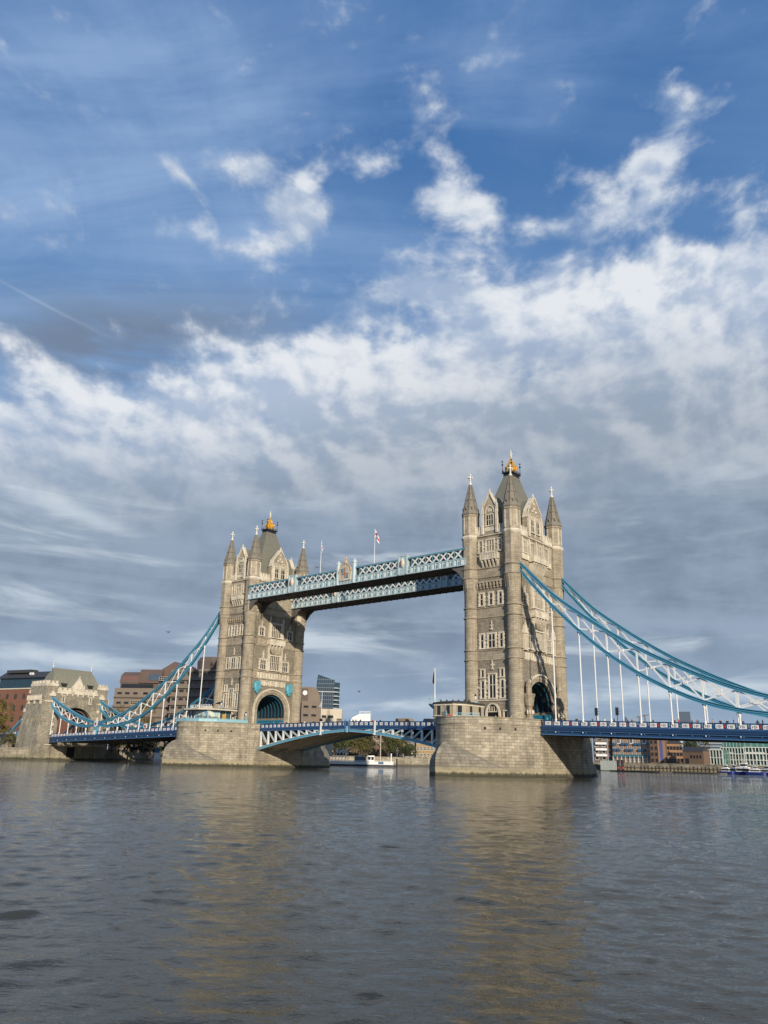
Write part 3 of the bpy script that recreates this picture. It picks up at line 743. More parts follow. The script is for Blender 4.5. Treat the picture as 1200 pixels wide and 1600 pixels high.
# ------------------------------------------------------------------ piers
def pier(cx, label):
    root = thing('bridge_pier', (cx, 0, 0), label, 'pier', 'granite river piers')
    w, yp, B = 10.55, 7.9, 16.8
    a0 = .20
    def plan(w, B, yp, inset=0.0):
        out = []
        n = 22
        for s in (-1, 1):
            for i in range(n+1):
                t = a0 + (PI-2*a0)*i/n
                x = math.cos(t)/math.cos(a0)*(w-inset); y = (math.sin(t)-math.sin(a0))/(1-math.sin(a0))*(B-inset)
                out.append((cx - x*(1 if s > 0 else -1) * -1, s*(yp+y)))
        return out
    def loop(inset, grow=0.0): 
        p = plan(w+grow, B+grow, yp, inset)
        h = len(p)//2
        return p
    def ring(inset, z, grow=0.0): return [(x, y, z) for x, y in loop(inset, grow)]
    b = mm('pier_granite')
    b.loft([ring(0, -2, .15), ring(0, 1.0, .1), ring(0, 9.2), ring(0, 9.25)], cap=True)
    b.build('pier_body', root, smooth=25)
    c = mm('pier_granite')
    c.loft([ring(0, 9.25, .03), ring(0, 9.33, .16), ring(0, 9.5, .16), ring(0, 9.56, .03), ring(.02, 10.45), ring(0, 10.52, .12), ring(0, 10.72, .12),
            ring(.55, 10.76), ring(.60, 9.7), ring(3, 9.61)], cap=True)
    c.build('parapet', root, smooth=25)
    dk = mm('ground_paving'); dk.prism(loop(.8), 9.25, 9.63); dk.build('pier_deck', root)
    # low pointed starlings at each end
    for s in (-1, 1):
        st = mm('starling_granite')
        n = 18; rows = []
        BO = 21.6; Rr = (w*w+BO*BO)/(2*w)
        def og(q):      # q in 0..1 from one side round the nose to the other
            k = q*2 if q <= .5 else (1-q)*2
            yy = BO*math.sin(k*PI/2)**1.0*1.0; yy = BO*k
            xx = math.sqrt(max(0, Rr*Rr-yy*yy))-(Rr-w)
            return (xx if q <= .5 else -xx, yp+yy)
        def el(q):
            t = a0+(PI-2*a0)*q
            return (math.cos(t)/math.cos(a0)*w, yp+(math.sin(t)-math.sin(a0))/(1-math.sin(a0))*B)
        R_ = []
        for lev in range(8):
            R_.append([])
        for i in range(2*n+1):
            q = i/(2*n); k = 1-abs(q-.5)*2      # 1 at the nose
            ox, oy = og(q); ex, ey = el(q); ex *= .97; ey = yp+(ey-yp)*.965
            top = -1.5+8.0*(k**1.25); side = -.9+3.5*k
            pr = [(0, -2), (0, side-.4), (0, side)]
            for j in range(1, 6):
                t = j/5; pr.append((1-math.cos(t*PI/2), side+(top-side)*math.sin(t*PI/2)))
            for lev, (f, z) in enumerate(pr):
                x = ox*(1-f)+ex*f; y = oy*(1-f)+ey*f
                R_[lev].append((cx+x*1.012, s*(y+.05), z))
        st.loft(R_, cap=False, closed=False)
        st.build('starling', root, smooth=35)
    # small square drains under the parapet, west end
    for k, t in enumerate((.62, .82, 1.02, 2.2)):
        x = math.cos(t)/math.cos(a0)*w; y = -(yp+(math.sin(t)-math.sin(a0))/(1-math.sin(a0))*B)
        h = mm('dark_void'); nx, ny = math.cos(t)/w, -math.sin(t)/B; L = math.hypot(nx, ny); nx /= L; ny /= L
        h.M = Matrix(((-ny, nx, 0, cx+x), (nx, ny, 0, y), (0, 0, 1, 0), (0, 0, 0, 1)))
        h.box(-.2, .2, -.3, .04, 8.35, 8.8); h.build('drain_opening', root)
    return root
P_S = pier(TX, 'granite pier under the nearer tower, the right one of the two in the water')
P_N = pier(-TX, 'granite pier under the farther tower, the left one of the two in the water')

# ------------------------------------------------------------------ parapet pieces used by every deck
def panel_mesh(w, h, M=None):
    """one cast iron panel: white lattice field in a blue frame"""
    f = MB(); f.M = M
    f.mat('deck_blue'); f.box(-w/2, w/2, -.06, .06, 0, .12); f.box(-w/2, w/2, -.06, .06, h-.14, h)
    f.box(-w/2, -w/2+.2, -.06, .06, .12, h-.14); f.box(w/2-.2, w/2, -.06, .06, .12, h-.14)
    f.mat('white_paint'); a = w/2-.24; f.box(-a, a, -.03, .03, .16, h-.18)
    for u in (-a*.5, a*.5): 
        f.box(u-a*.42, u+a*.42, -.07, -.03, .2, .27); f.box(u-a*.42, u+a*.42, -.07, -.03, h-.3, h-.22)
        f.box(u-.05, u+.05, -.07, -.03, .27, h-.3)
    f.mat('crest_red'); f.lathe(0, 0, [(.001, h/2-.1), (.08, h/2), (.001, h/2+.1)], 6)
    f.mat('flange_blue'); f.box(-a*.16, a*.16, -.075, -.03, .3, .42); f.box(-a*.16, a*.16, -.075, -.03, h-.48, h-.34)
    f.mat('cloth_tan'); f.box(-a*.62, -a*.34, -.085, -.07, h*.38, h*.58); f.box(a*.34, a*.62, -.085, -.07, h*.38, h*.58)
    return f
def parapet(root, x0, x1, y, zf, step, h=1.05, post_every=3, flip=1, postmat='red_paint', rootz=None):
    """panels and posts along x at y; zf(x) is the height of the panel foot"""
    n = max(1, round(abs(x1-x0)/step)); st = (x1-x0)/n
    proto = None; off = ROOT[root.name]
    for i in range(n):
        xa = x0+st*i; xm = xa+st/2; sl = (zf(xa+st)-zf(xa))/st
        if proto is None:
            f = panel_mesh(abs(st)-.14, h); 
            proto = f.build('parapet_panel', None); me = proto.data; o = proto
        else:
            o = bpy.data.objects.new('parapet_panel', me); C.objects.link(o)
        o.parent = root; o.location = Vector((xm, y, zf(xm)))-off
        o.rotation_euler = (0, -math.atan(sl), 0 if flip > 0 else PI)
    for i in range(0, n+1, post_every):
        x = x0+st*i; p = mm('deck_blue'); p.box(x-.16, x+.16, y-.13, y+.13, zf(x)-.05, zf(x)+h+.08)
        p.mat(postmat); p.box(x-.09, x+.09, y-.16, y+.16, zf(x)+.22, zf(x)+h-.2)
        p.build('parapet_post', root)
# ------------------------------------------------------------------ side spans
def ztop(ax): return 10.6-(ax-52.1)*.0272          # top of the parapet
def side_span(sx, label):
    X0, X1 = 51.75, 133.9
    root = thing('side_span', (sx*93, 0, ztop(93)-1.1), label, 'bridge deck', 'side spans carrying the road')
    zx = lambda x: ztop(abs(x))
    d = mm('asphalt')
    def slab(mb, y0, y1, dz0, dz1, xa=X0, xb=X1):
        q = []
        for ax in (xa, xb):
            x = sx*ax; q.append([(x, y0, zx(x)-dz0), (x, y1, zx(x)-dz0), (x, y1, zx(x)-dz1), (x, y0, zx(x)-dz1)])
        mb.loft(q)
    slab(d, -8.9, 8.9, 1.25, 1.7); d.build('roadway', root)
    for y, nm in ((-9.15, -1), (9.15, 1)):
        gd = mm('deck_navy'); slab(gd, y-.12, y+.12, 1.35, 2.7)
        gd.mat('deck_blue'); slab(gd, y-.32, y+.32, 1.12, 1.42); slab(gd, y-.2, y+.2, 1.42, 1.75)
        gd.mat('flange_blue'); slab(gd, y-.36, y+.36, 1.06, 1.125); slab(gd, y-.36, y+.36, 1.98, 2.06); slab(gd, y-.4, y+.4, 2.62, 2.74)
        gd.mat('deck_blue'); slab(gd, y-.22, y+.22, 2.32, 2.62)
        k = X0+1.0
        while k < X1:
            x = sx*k; gd.mat('flange_blue'); gd.box(x-.07, x+.07, y-.28, y+.28, zx(x)-2.3, zx(x)-2.0) ; k += 2.8
        gd.build('edge_girder', root)
        rl = mm('deck_blue'); slab(rl, y-.14, y+.14, -.02, .09); rl.build('handrail', root)
        parapet(root, sx*52.3, sx*133.4, y, lambda x: ztop(abs(x))-1.06, 1.875, 1.02, 3, 1 if y < 0 else -1)
    so_ = mm('soffit_brown'); slab(so_, -8.8, 8.8, 1.72, 1.9)
    k = X0+1.4
    while k < X1:
        x = sx*k; so_.box(x-.18, x+.18, -8.95, 8.95, zx(x)-2.75, zx(x)-1.9); k += 2.81
    for y in (-6, -3, 0, 3, 6): slab(so_, y-.15, y+.15, 1.9, 2.3)
    so_.build('cross_girder', root)
    for k in range(14):
        ax = 55.0+5.62*k
        if ax > 133: break
        for y in (-9.62,):
            b = mm('lamp_glass'); b.ball((sx*ax, y, zx(ax)-2.2), .12, 8, 5); b.mat('deck_blue'); b.box(sx*ax-.06, sx*ax+.06, y+.1, y+.4, zx(ax)-2.2, zx(ax)-2.0); b.build('bulkhead_lamp', root)
    return root
side_span(1, 'deep blue road deck with white panels leading right from the nearer pier')
side_span(-1, 'blue and white road deck leading left from the farther pier to the far bank')

# ------------------------------------------------------------------ suspension chains
UP = [(47.0, 43.6), (49.5, 41.0), (54.95, 35.4), (60.6, 30.9), (66.2, 26.9), (71.85, 23.3), (77.45, 20.3), (83.1, 17.6), (88.75, 15.3), (94.4, 13.6), (100.0, 12.4), (106.3, 11.6)]
LO = [(47.0, 42.4), (49.5, 39.2), (54.95, 33.0), (60.6, 27.4), (66.2, 22.6), (71.85, 18.7), (77.45, 15.6), (83.1, 13.2), (88.75, 11.75), (94.4, 10.95), (100.0, 10.75), (106.3, 11.2)]
UP2 = [(106.3, 11.6), (112.3, 12.7), (118.0, 14.2), (123.3, 15.8), (128.5, 17.5), (134.2, 19.7), (137.5, 21.2)]
LO2 = [(106.3, 11.2), (112.3, 10.75), (118.0, 11.3), (123.3, 12.4), (128.5, 14.0), (134.2, 17.0), (137.5, 20.2)]
def chain(sx, y, label):
    root = thing('suspension_chain', (sx*106.3, y, ztop(106)), label, 'suspension chain', 'blue and white suspension chains')
    def smooth(pts):        # catmull-rom resample
        out = []
        for i in range(len(pts)-1):
            p0 = pts[max(i-1, 0)]; p1 = pts[i]; p2 = pts[i+1]; p3 = pts[min(i+2, len(pts)-1)]
            for k in range(4):
                t = k/4
                out.append(tuple(.5*((2*p1[a])+(-p0[a]+p2[a])*t+(2*p0[a]-5*p1[a]+4*p2[a]-p3[a])*t*t+(-p0[a]+3*p1[a]-3*p2[a]+p3[a])*t**3) for a in (0, 1)))
        return out+[pts[-1]]
    for nm, pts in (('upper_chord', UP), ('lower_chord', LO), ('short_upper_chord', UP2), ('short_lower_chord', LO2)):
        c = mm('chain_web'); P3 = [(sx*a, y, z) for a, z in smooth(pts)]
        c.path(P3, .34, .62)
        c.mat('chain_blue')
        for dz in (.34, -.34): c.path([(a, b, z+dz) for a, b, z in P3], .72, .12)
        c.path(P3, .50, .10)
        c.build(nm, root)
    for ups, los, main in ((UP, LO, True), (UP2, LO2, False)):
        n = len(ups)
        for i in range(2 if main else 1, n-1 if main else n-1):
            (xu, zu), (xl, zl) = ups[i], los[i]
            if zu-zl > .9:
                v = mm('white_paint'); v.bar((sx*xu, y, zl+.3), (sx*xl, y, zu-.3), .30, .26); v.build('vertical_post', root)
            # hanger down to the deck
            h = mm('white_paint'); zd = ztop(xl)-.3
            if zl-zd > .8:
                h.tube((sx*xl, y, zl-.3), (sx*xl, y, zd), .145, 8)
                h.mat('chain_blue'); h.box(sx*xl-.28, sx*xl+.28, y-.2, y+.2, zl-.62, zl-.25)
                h.mat('white_paint'); h.lathe(sx*xl, y, [(.14, zl-1.5), (.27, zl-.9), (.27, zl-.62)], 8); h.lathe(sx*xl, y, [(.24, zd), (.24, zd+.35), (.14, zd+.7)], 8)
                h.build('hanger', root)
        for i in range(1 if main else 0, n-2 if main else n-1):
            (ax, au), (bx, bu) = ups[i], ups[i+1]; al, bl = los[i][1], los[i+1][1]
            if min(au-al, 9) < .6 and min(bu-bl, 9) < .9: continue
            x = mm('white_paint')
            x.bar((sx*ax, y-.07, au-.3), (sx*bx, y-.07, bl+.3), .10, .26); x.bar((sx*ax, y+.07, al+.3), (sx*bx, y+.07, bu-.3), .10, .26)
            mx_, mz = (ax+bx)/2, (au+al+bu+bl)/4; x.box(sx*mx_-.35, sx*mx_+.35, y-.15, y+.15, mz-.28, mz+.28)
            x.build('cross_brace', root)
    hb = mm('white_paint'); hx = sx*106.3
    hb.M = Matrix(((1,0,0,hx),(0,0,1,y),(0,-1,0,11.4),(0,0,0,1)))
    hb.lathe(0, 0, [(.95, -.42), (.95, .42)], 20); hb.mat('red_paint'); hb.lathe(0, 0, [(.50, -.46), (.50, .46)], 16)
    hb.M = None; hb.mat('chain_blue'); hb.box(hx-.95, hx+.95, y-.3, y+.3, ztop(106)-.9, 10.5); hb.mat('white_paint'); hb.box(hx-.7, hx+.3, y-.42, y+.42, ztop(106)-1.0, ztop(106)+.25)
    hb.build('pivot_hub', root)
    return root
chain(1, -9.15, 'near blue chain with white bracing swooping right from the nearer tower')
chain(1, 9.15, 'thinner looking blue chain behind the near one, right of the nearer tower')
chain(-1, -9.15, 'blue chain climbing to the left side of the farther tower above the white panels')
chain(-1, 9.15, 'dark blue chain mostly behind the pavilion, on the far side of the left deck')

# ------------------------------------------------------------------ opening span: two leaves
def leaf(sx, label):
    root = thing('bascule_leaf', (sx*30.4, 0, 9.6), label, 'drawbridge leaf', 'leaves of the opening span')
    zt = lambda x: 11.0-.42*(abs(x)/30.6)**1.2           # parapet top
    zl = lambda x: 8.95-4.45*(abs(x)/30.6)**1.55         # bottom chord
    N = 20; xs = [sx*30.5*i/N for i in range(N+1)]; xs[0] = sx*.06
    def strip(mb, y0, y1, f0, f1, pts=xs):
        mb.loft([[(x, y0, f0(x)), (x, y1, f0(x)), (x, y1, f1(x)), (x, y0, f1(x))] for x in pts])
    r = mm('asphalt'); strip(r, -7.6, 7.6, lambda x: zt(x)-1.1, lambda x: zt(x)-1.5); r.build('roadway', root)
    for y in (-7.9, 7.9):
        gdr = mm('deck_blue'); strip(gdr, y-.2, y+.2, lambda x: zt(x)-1.02, lambda x: zt(x)-1.75)
        gdr.mat('flange_blue'); strip(gdr, y-.26, y+.26, lambda x: zt(x)-.98, lambda x: zt(x)-1.06); strip(gdr, y-.26, y+.26, lambda x: zt(x)-1.62, lambda x: zt(x)-1.72)
        gdr.build('edge_beam', root)
        rl = mm('deck_blue'); strip(rl, y-.13, y+.13, lambda x: zt(x)+.04, lambda x: zt(x)-.06); rl.build('handrail', root)
        parapet(root, sx*.4, sx*30.4, y, lambda x: zt(x)-1.0, 1.5, .96, 2, 1 if y < 0 else -1, 'deck_blue')
    for y in (-7.9, -2.65, 2.65, 7.9):
        c = mm('chain_blue' if abs(y) > 5 else 'soffit_bounce'); pts = [(x, y, zl(x)) for x in xs]; c.path(pts, .6, .5)
        c.mat('walkway_pale' if abs(y) > 5 else 'soffit_bounce'); c.path([(x, y, z-.27) for x, _, z in pts], .75, .06); c.path([(x, y, z+.27) for x, _, z in pts], .75, .06)
        c.build('curved_chord', root)
        if abs(y) > 5:
            nP = 10
            for i in range(1, nP):
                xa = sx*(30.1-i*2.75+2.75); xb = sx*(30.1-i*2.75)
                za = zt(xa)-1.75; zb = zt(xb)-1.75; la, lb = zl(xa)+.2, zl(xb)+.2
                if za-la > .5:
                    p = mm('white_paint'); p.bar((xa, y, la), (xa, y, za), .34, .46, (0, 1, 0)); p.build('truss_post', root)
                    p = mm('walkway_pale'); p.bar((xa, y, za), (xb, y, lb), .3, .34); p.build('truss_diagonal', root)
        else:
            w_ = mm('soffit_brown'); strip(w_, y-.06, y+.06, lambda x: zt(x)-1.5, lambda x: zl(x)); w_.build('inner_web', root)
    sf = mm('soffit_bounce'); strip(sf, -7.5, 7.5, lambda x: max(zl(x)+.62, zl(x)+.3), lambda x: zl(x)+.25)
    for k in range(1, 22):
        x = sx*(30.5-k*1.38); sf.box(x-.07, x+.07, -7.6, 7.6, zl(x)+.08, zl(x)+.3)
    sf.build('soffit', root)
    m_ = mm('white_paint'); m_.box(sx*8.55-.16, sx*8.55+.16, -8.42, -8.14, 8.0, 11.1); m_.box(sx*8.55-.24, sx*8.55+.24, -8.48, -8.12, 7.9, 8.1); m_.build('mast_foot', root)
    return root
leaf(-1, 'longer looking leaf of the drawbridge, bright white posts, hinged at the farther pier')
leaf(1, 'shaded blue leaf of the drawbridge hinged at the nearer pier')
def mast(x, zt, label):
    root = thing('signal_mast', (x, -8.0, 10.9), label, 'mast')
    p = mm('white_paint'); p.tube((x, -8.28, 11.1), (x, -8.28, zt), .09, 8, .05); p.build('pole', root)
    q = mm('white_paint'); q.bar((x-.5, -8.28, zt-3.5), (x+.1, -8.28, zt-2.3), .08, .12); q.ball((x-.55, -8.28, zt-3.6), .18, 6, 4); q.build('signal_arm', root)
    a = mm('black_iron'); a.lathe(x, -8.28, [(.3, 11.1), (.45, 11.4), (.45, 11.5), (.1, 11.8)], 8); a.build('collar', root)
mast(-8.55, 18.3, 'thin white signal mast rising from the drawbridge rail near the farther pier')
lv = mm('flange_blue')
for y in (-8.05,):
    for x in (-.75, .55): lv.box(x, x+.22, y-.28, y-.02, 8.6, 11.4)
    lv.mat('rail_cyan'); lv.box(-.75, .77, y-.22, y-.06, 9.1, 9.35); lv.box(-.2, .25, y-.3, y, 8.5, 9.9)
solo(lv, 'locking_bracket', 'pale blue bracket clasping the rail where the drawbridge leaves meet', 'bracket')

# ------------------------------------------------------------------ high walkways
def lattice(mb, xa, xb, y, z0, z1, w=.20, d=.12):
    mb.bar((xa, y-d*.5, z0), (xb, y-d*.5, z1), d*.9, w); mb.bar((xa, y+d*.55, z1), (xb, y+d*.55, z0), d*.9, w)
def walkway(y0, y1, crest, label):
    root = thing('high_walkway', (0, (y0+y1)/2, 43.2), label, 'walkway', 'walkways high between the towers')
    XL = 35.7
    b = mm('soffit_brown'); b.box(-XL, XL, y0+.15, y1-.15, 43.25, 43.9)
    for k in range(36):
        x = -34.9+k*2; b.box(x-.12, x+.12, y0+.1, y1-.1, 43.1, 43.26)
    b.box(-XL, XL, y0+1.2, y0+1.35, 43.1, 43.26); b.box(-XL, XL, y1-1.35, y1-1.2, 43.1, 43.26); b.build('floor', root)
    blocks = [(-18.2, 1.25), (0.5, 3.0), (18.4, 1.25)] if crest else [(-18.2, 1.0), (18.4, 1.0)]
    for y, s in ((y0, -1), (y1, 1)):
        f = mm('walkway_pale'); f.box(-XL, XL, y-.12, y+.12, 43.45, 44.85); f.mat('walkway_pale'); f.box(-XL, XL, y-.3, y+.3, 43.3, 43.5); f.box(-XL, XL, y-.24, y+.24, 44.75, 44.95)
        for k in range(71):
            x = -35+k; f.mat('walkway_teal' if k % 2 else 'white_paint'); f.box(x-.16, x+.16, y+s*.12-.05, y+s*.12+.05, 43.6, 44.3 if k % 2 else 44.6)
            f.mat('walkway_pale'); f.box(x-.4, x-.28, y+s*.2-.1, y+s*.2+.1, 43.5, 44.75)
        f.build('fascia', root)
        t = mm('walkway_teal'); t.box(-XL, XL, y-.2, y+.2, 46.85, 47.25); t.box(-XL, XL, y-.14, y+.14, 44.95, 45.1); t.build('top_rail', root)
        x = -34.9
        while x < 33.2:
            xe = x+1.99
            if not any(x < c+h and xe > c-h for c, h in blocks):
                l = mm('white_paint'); lattice(l, x+.05, xe-.05, y, 45.05, 46.9, .30, .18)
                l.box(x+.85, x+1.14, y-.16, y+.16, 45.85, 46.12)
                l.build('lattice_panel', root)
                v = mm('walkway_teal'); v.box(x-.06, x+.06, y-.1, y+.1, 45.1, 46.85); v.build('rail_post', root)
            x = xe
    gl = mm('pavilion_glass'); gl.box(-XL, XL, y0+.5, y1-.5, 43.9, 46.7); gl.build('glazed_gallery', root)
    rf = mm('roof_dark'); rf.loft([[(x, y0+.35, 46.7), (x, y1-.35, 46.7), (x, y1-.6, 47.05), (x, (y0+y1)/2, 47.2), (x, y0+.6, 47.05)] for x in (-XL, XL)]); rf.build('roof', root)
    for c, h in blocks:
        for y, s in ((y0, -1),):
            k = mm('walkway_pale')
            if h < 2:
                k.box(c-h, c+h, y-.35, y+.35, 43.5, 47.9); k.box(c-h-.15, c+h+.15, y-.45, y+.45, 47.7, 47.95)
                k.box(c-h-.1, c-h+.3, y-.5, y+.5, 43.4, 47.9); k.box(c+h-.3, c+h+.1, y-.5, y+.5, 43.4, 47.9)
                k.mat('pale_dressing'); k.lathe(c, y+s*.38, [(.2, 45.1), (.5, 45.7), (.5, 46.6), (.1, 47.2)], 8)
                k.mat('crest_red'); k.box(c-.13, c+.13, y+s*.9-.05, y+s*.9+.05, 45.4, 46.6)
                k.build('panel_block', root)
            else:
                k.box(c-h, c+h, y-.3, y+.3, 43.5, 47.4)
                for sg in (-1, 1):
                    k.lathe(c+sg*(h-.35), y, [(.55, 43.3), (.55, 48.3), (.66, 48.4), (.62, 48.8), (.1, 49.5)], 8, PI/8)
                k.mat('pale_dressing')
                pr = [(-1.9, 44.2), (1.9, 44.2), (2.0, 46.3), (1.5, 47.6), (.5, 48.4), (-.5, 48.4), (-1.5, 47.6), (-2.0, 46.3)]
                k.loft([[(c+p, y+s*.30, q) for p, q in pr], [(c+p, y+s*.52, q) for p, q in pr]])
                k.mat('crest_tan')
                for i in range(6): k.bar((c+pr[(i+2)%8][0], y+s*.5, pr[(i+2)%8][1]), (c+pr[(i+3)%8][0], y+s*.5, pr[(i+3)%8][1]), .3, .22)  if i < 5 else None
                k.lathe(c, y+s*.2, [(.5, 48.3), (.6, 48.7), (.26, 49.1), (.18, 49.4), (.28, 49.6), (.05, 50.2)], 8)
                k.mat('crest_red'); k.box(c-1.2, c+1.2, y+s*.55-.05, y+s*.55+.05, 45.7, 45.95); k.box(c-.13, c+.13, y+s*.55-.06, y+s*.55+.06, 44.8, 47.4)
                k.mat('walkway_teal'); k.box(c-1.2, c-.4, y+s*.56-.05, y+s*.56+.05, 46.2, 47.2); k.box(c+.4, c+1.2, y+s*.56-.05, y+s*.56+.05, 44.7, 45.5)
                k.build('crest', root)
    for sx in (-1, 1):      # brackets under each end
        k = mm('soffit_brown')
        pr = [(35.68, 43.2), (31.5, 43.2), (33.2, 42.2), (34.6, 40.6), (35.68, 38.8)]
        for y in (y0+.35, y1-.35): k.loft([[(sx*p, y-.2, q) for p, q in pr], [(sx*p, y+.2, q) for p, q in pr]])
        k.mat('pale_dressing'); k.lathe(sx*35.0, (y0+y1)/2-.2, [(.2, 38.6), (.75, 39.6), (.85, 40.8), (.5, 41.3)], 8)
        k.build('end_bracket', root)
    return root
walkway(-11.0, -5.4, True, 'near walkway high between the towers, with a gilded crest in its middle')
walkway(5.4, 11.0, False, 'lower looking walkway high between the towers, behind the crested one')
# flags on the near walkway
def flag(x, y, z0, z1, label, cat, cols, droop=False, sw=1.9):
    root = thing('flagpole', (x, y, z0), label, cat)
    p = mm('white_paint'); p.tube((x, y, z0), (x, y, z1), .09, 8, .05); p.ball((x, y, z1+.1), .14, 6, 4); p.build('pole', root)
    f = MB(); nx, nz = 12, 9; H = 1.7
    for i in range(nx):
        for j in range(nz):
            def pt(a, b):
                u, v = a/nx, b/nz
                if droop:
                    xx = x+.08+.34*u+.14*math.sin(u*9); yy = y+.22*math.sin(u*8+v*2); zz = z1-.3-1.5*u-v*H*.75*(1-.2*u)
                else:
                    xx = x+.08+sw*u*.62; yy = y+.28*math.sin(u*6.5+v)*u; zz = z1-.2-v*H-1.55*u*u-.35*u+.12*math.sin(u*7)
                return (xx, yy, zz)
            u, v = (i+.5)/nx, (j+.5)/nz
            f.mat(cols(u, v)); q = [pt(i, j), pt(i+1, j), pt(i+1, j+1), pt(i, j+1)]
            f.add(q, [(0, 1, 2, 3)])
    f.build('flag', root)
geo_cross = lambda u, v: 'cloth_red' if abs(u-.5) < .11 or abs(v-.5) < .14 else 'cloth_white'
union = lambda u, v: 'cloth_red' if abs(u-.5) < .07 or abs(v-.5) < .1 else ('cloth_white' if abs(u-.5) < .14 or abs(v-.5) < .2 or abs(abs(u-.5)-abs(v-.5)) < .06 else 'cloth_blue')
flag(9.1, -10.6, 46.9, 55.8, 'white flag with red cross flying from a pole right of the gilded crest', 'flag', geo_cross)
flag(-8.9, -10.6, 46.9, 55.6, 'drooping red white and blue flag on a pole left of the gilded crest', 'flag', union, True)
# ------------------------------------------------------------------ water and river banks
def water():
    m, g, b = newmat('river_water')
    geo = g.n.new('ShaderNodeNewGeometry'); P = geo.outputs['Position']; x, y, z = g.sep(P)
    # distance from the middle of the near bank, to fade small ripples that would only alias
    d = g.m('SQRT', g.add(g.m('POWER', g.sub(x, 130), 2.0), g.m('POWER', g.add(y, 152), 2.0)))
    # wind runs along the river, ripples lie across it
    c, s = math.cos(.62), math.sin(.62)
    u = g.add(g.mul(x, c), g.mul(y, s)); v = g.sub(g.mul(y, c), g.mul(x, s))
    A = g.noise(g.xyz(g.mul(u, .6), v, 0.0), .85, 4, .55, .5)
    B = g.noise(g.xyz(g.mul(u, .6), v, 3.0), 3.0, 4, .55, .5)
    Cc = g.noise(g.xyz(g.mul(u, .6), v, 6.0), 8.0, 3, .6, .4)
    L = g.noise(g.xyz(g.mul(u, .35), v, 9.0), .13, 3, .5, .3)
    patch = g.noise(g.xyz(g.mul(u, .5), v, 12.0), .035, 4, .55, .4)
    amp = g.ss(patch, .32, .68, .65, 1.25)
    h = g.add(g.mul(g.mul(A, .30), g.ss(d, 60, 260)), g.add(g.mul(g.mul(B, .075), g.ss(d, 20, 110, .25, 1.0)), g.mul(g.mul(Cc, .016), g.ss(d, 80, 20))))
    h = g.mul(h, amp)
    k = g.n.new('ShaderNodeBump'); k.inputs['Strength'].default_value = 1.0; k.inputs['Distance'].default_value = 1.0
    g.l.new(h, k.inputs['Height']); g.l.new(k.outputs[0], b.inputs['Normal'])
    mud = g.mix(g.ss(patch, .35, .65), (.034, .031, .019), (.046, .041, .024))
    g.lk(mud, b.inputs['Base Color']); b.inputs['IOR'].default_value = 1.33
    b.inputs['Roughness'].default_value = .03; b.inputs['Specular IOR Level'].default_value = .5
    # the surface: one sheet whose cells are finest off the near bank, raised into real waves
    import numpy as np
    rs = np.random.RandomState(5)
    rad = [5.0]
    while rad[-1] < 430: rad.append(rad[-1]+max(.065, min(.0040*rad[-1]+.024, .95)))
    rad += [470, 540, 700, 1000, 1600, 2600]
    rad = np.array([.02, 2.0]+rad)
    fwd = YAW+PI/2
    fine = math.radians(34); nA = 860
    ang = list(np.linspace(-fine, fine, nA))+list(np.linspace(fine, 2*PI-fine, 60)[1:-1])
    ang = np.array(ang)+fwd
    Rr, Aa = np.meshgrid(rad, ang, indexing='ij')
    X = CAM.x+Rr*np.cos(Aa); Y = CAM.y+Rr*np.sin(Aa)
    spr = np.gradient(rad)[:, None]*np.ones_like(Aa); spa = Rr*(2*fine/nA)
    sp = np.maximum(spr, spa)
    isf = (np.arange(len(ang)) < nA)[None, :]
    def lowf(f, ph):
        t = 0
        for i in range(6):
            th = rs.uniform(0, 6.28); k = f*rs.uniform(.6, 1.6); t = t+np.sin(k*(X*np.cos(th)+Y*np.sin(th))+rs.uniform(0, 6.28)+ph)
        return t/6
    patchy = np.clip(1.0+.6*lowf(.07, 0)+.45*lowf(.3, 1), .5, 1.25)
    wx = lowf(.35, 2)*1.0; wy = lowf(.35, 3)*1.0
    wind = .62+PI/2
    H = np.zeros_like(X)
    for i in range(86):
        lam = .24*(9.0**(rs.rand()**1.25)); k = 2*PI/lam
        th = wind+rs.normal(0, .62)
        slope = .0205*(1.0 if lam < .75 else (.75/lam)**.75)
        amp = slope/k
        fade = np.clip((lam/sp-2.6)/2.6, 0, 1)
        ph = k*((X+wx)*np.cos(th)+(Y+wy)*np.sin(th))+rs.uniform(0, 6.28)
        sn = np.sin(ph); H += amp*fade*(sn+.28*np.cos(2*ph)*(1 if lam > .6 else 0))
    H *= patchy*isf*np.clip((520-Rr)/120, 0, 1)
    nr, na = X.shape
    co = np.stack([X, Y, H], -1).reshape(-1, 3)
    i0 = np.arange(nr-1)[:, None]*na+np.arange(na)[None, :]; i1 = np.arange(nr-1)[:, None]*na+(np.arange(na)[None, :]+1) % na
    quads = np.stack([i0, i1, i1+na, i0+na], -1).reshape(-1, 4)
    me = bpy.data.meshes.new('river_water')
    me.vertices.add(len(co)); me.vertices.foreach_set('co', co.astype(np.float32).ravel())
    me.loops.add(quads.size); me.loops.foreach_set('vertex_index', quads.astype(np.int32).ravel())
    me.polygons.add(len(quads)); me.polygons.foreach_set('loop_start', np.arange(0, quads.size, 4, dtype=np.int32))
    try: me.polygons.foreach_set('loop_total', np.full(len(quads), 4, dtype=np.int32))
    except Exception: pass
    me.update(calc_edges=True); me.polygons.foreach_set('use_smooth', np.ones(len(quads), dtype=bool))
    me.materials.append(MAT['river_water'])
    o = bpy.data.objects.new('river_water', me); C.objects.link(o); o['kind'] = 'structure'
water()
gm = mm('ground_paving'); gm.add([(-5200, -3200, -2.5), (2600, -3200, -2.5), (2600, 6200, -2.5), (-5200, 6200, -2.5)], [(0, 1, 2, 3)])
gm.build('ground', kind='structure')
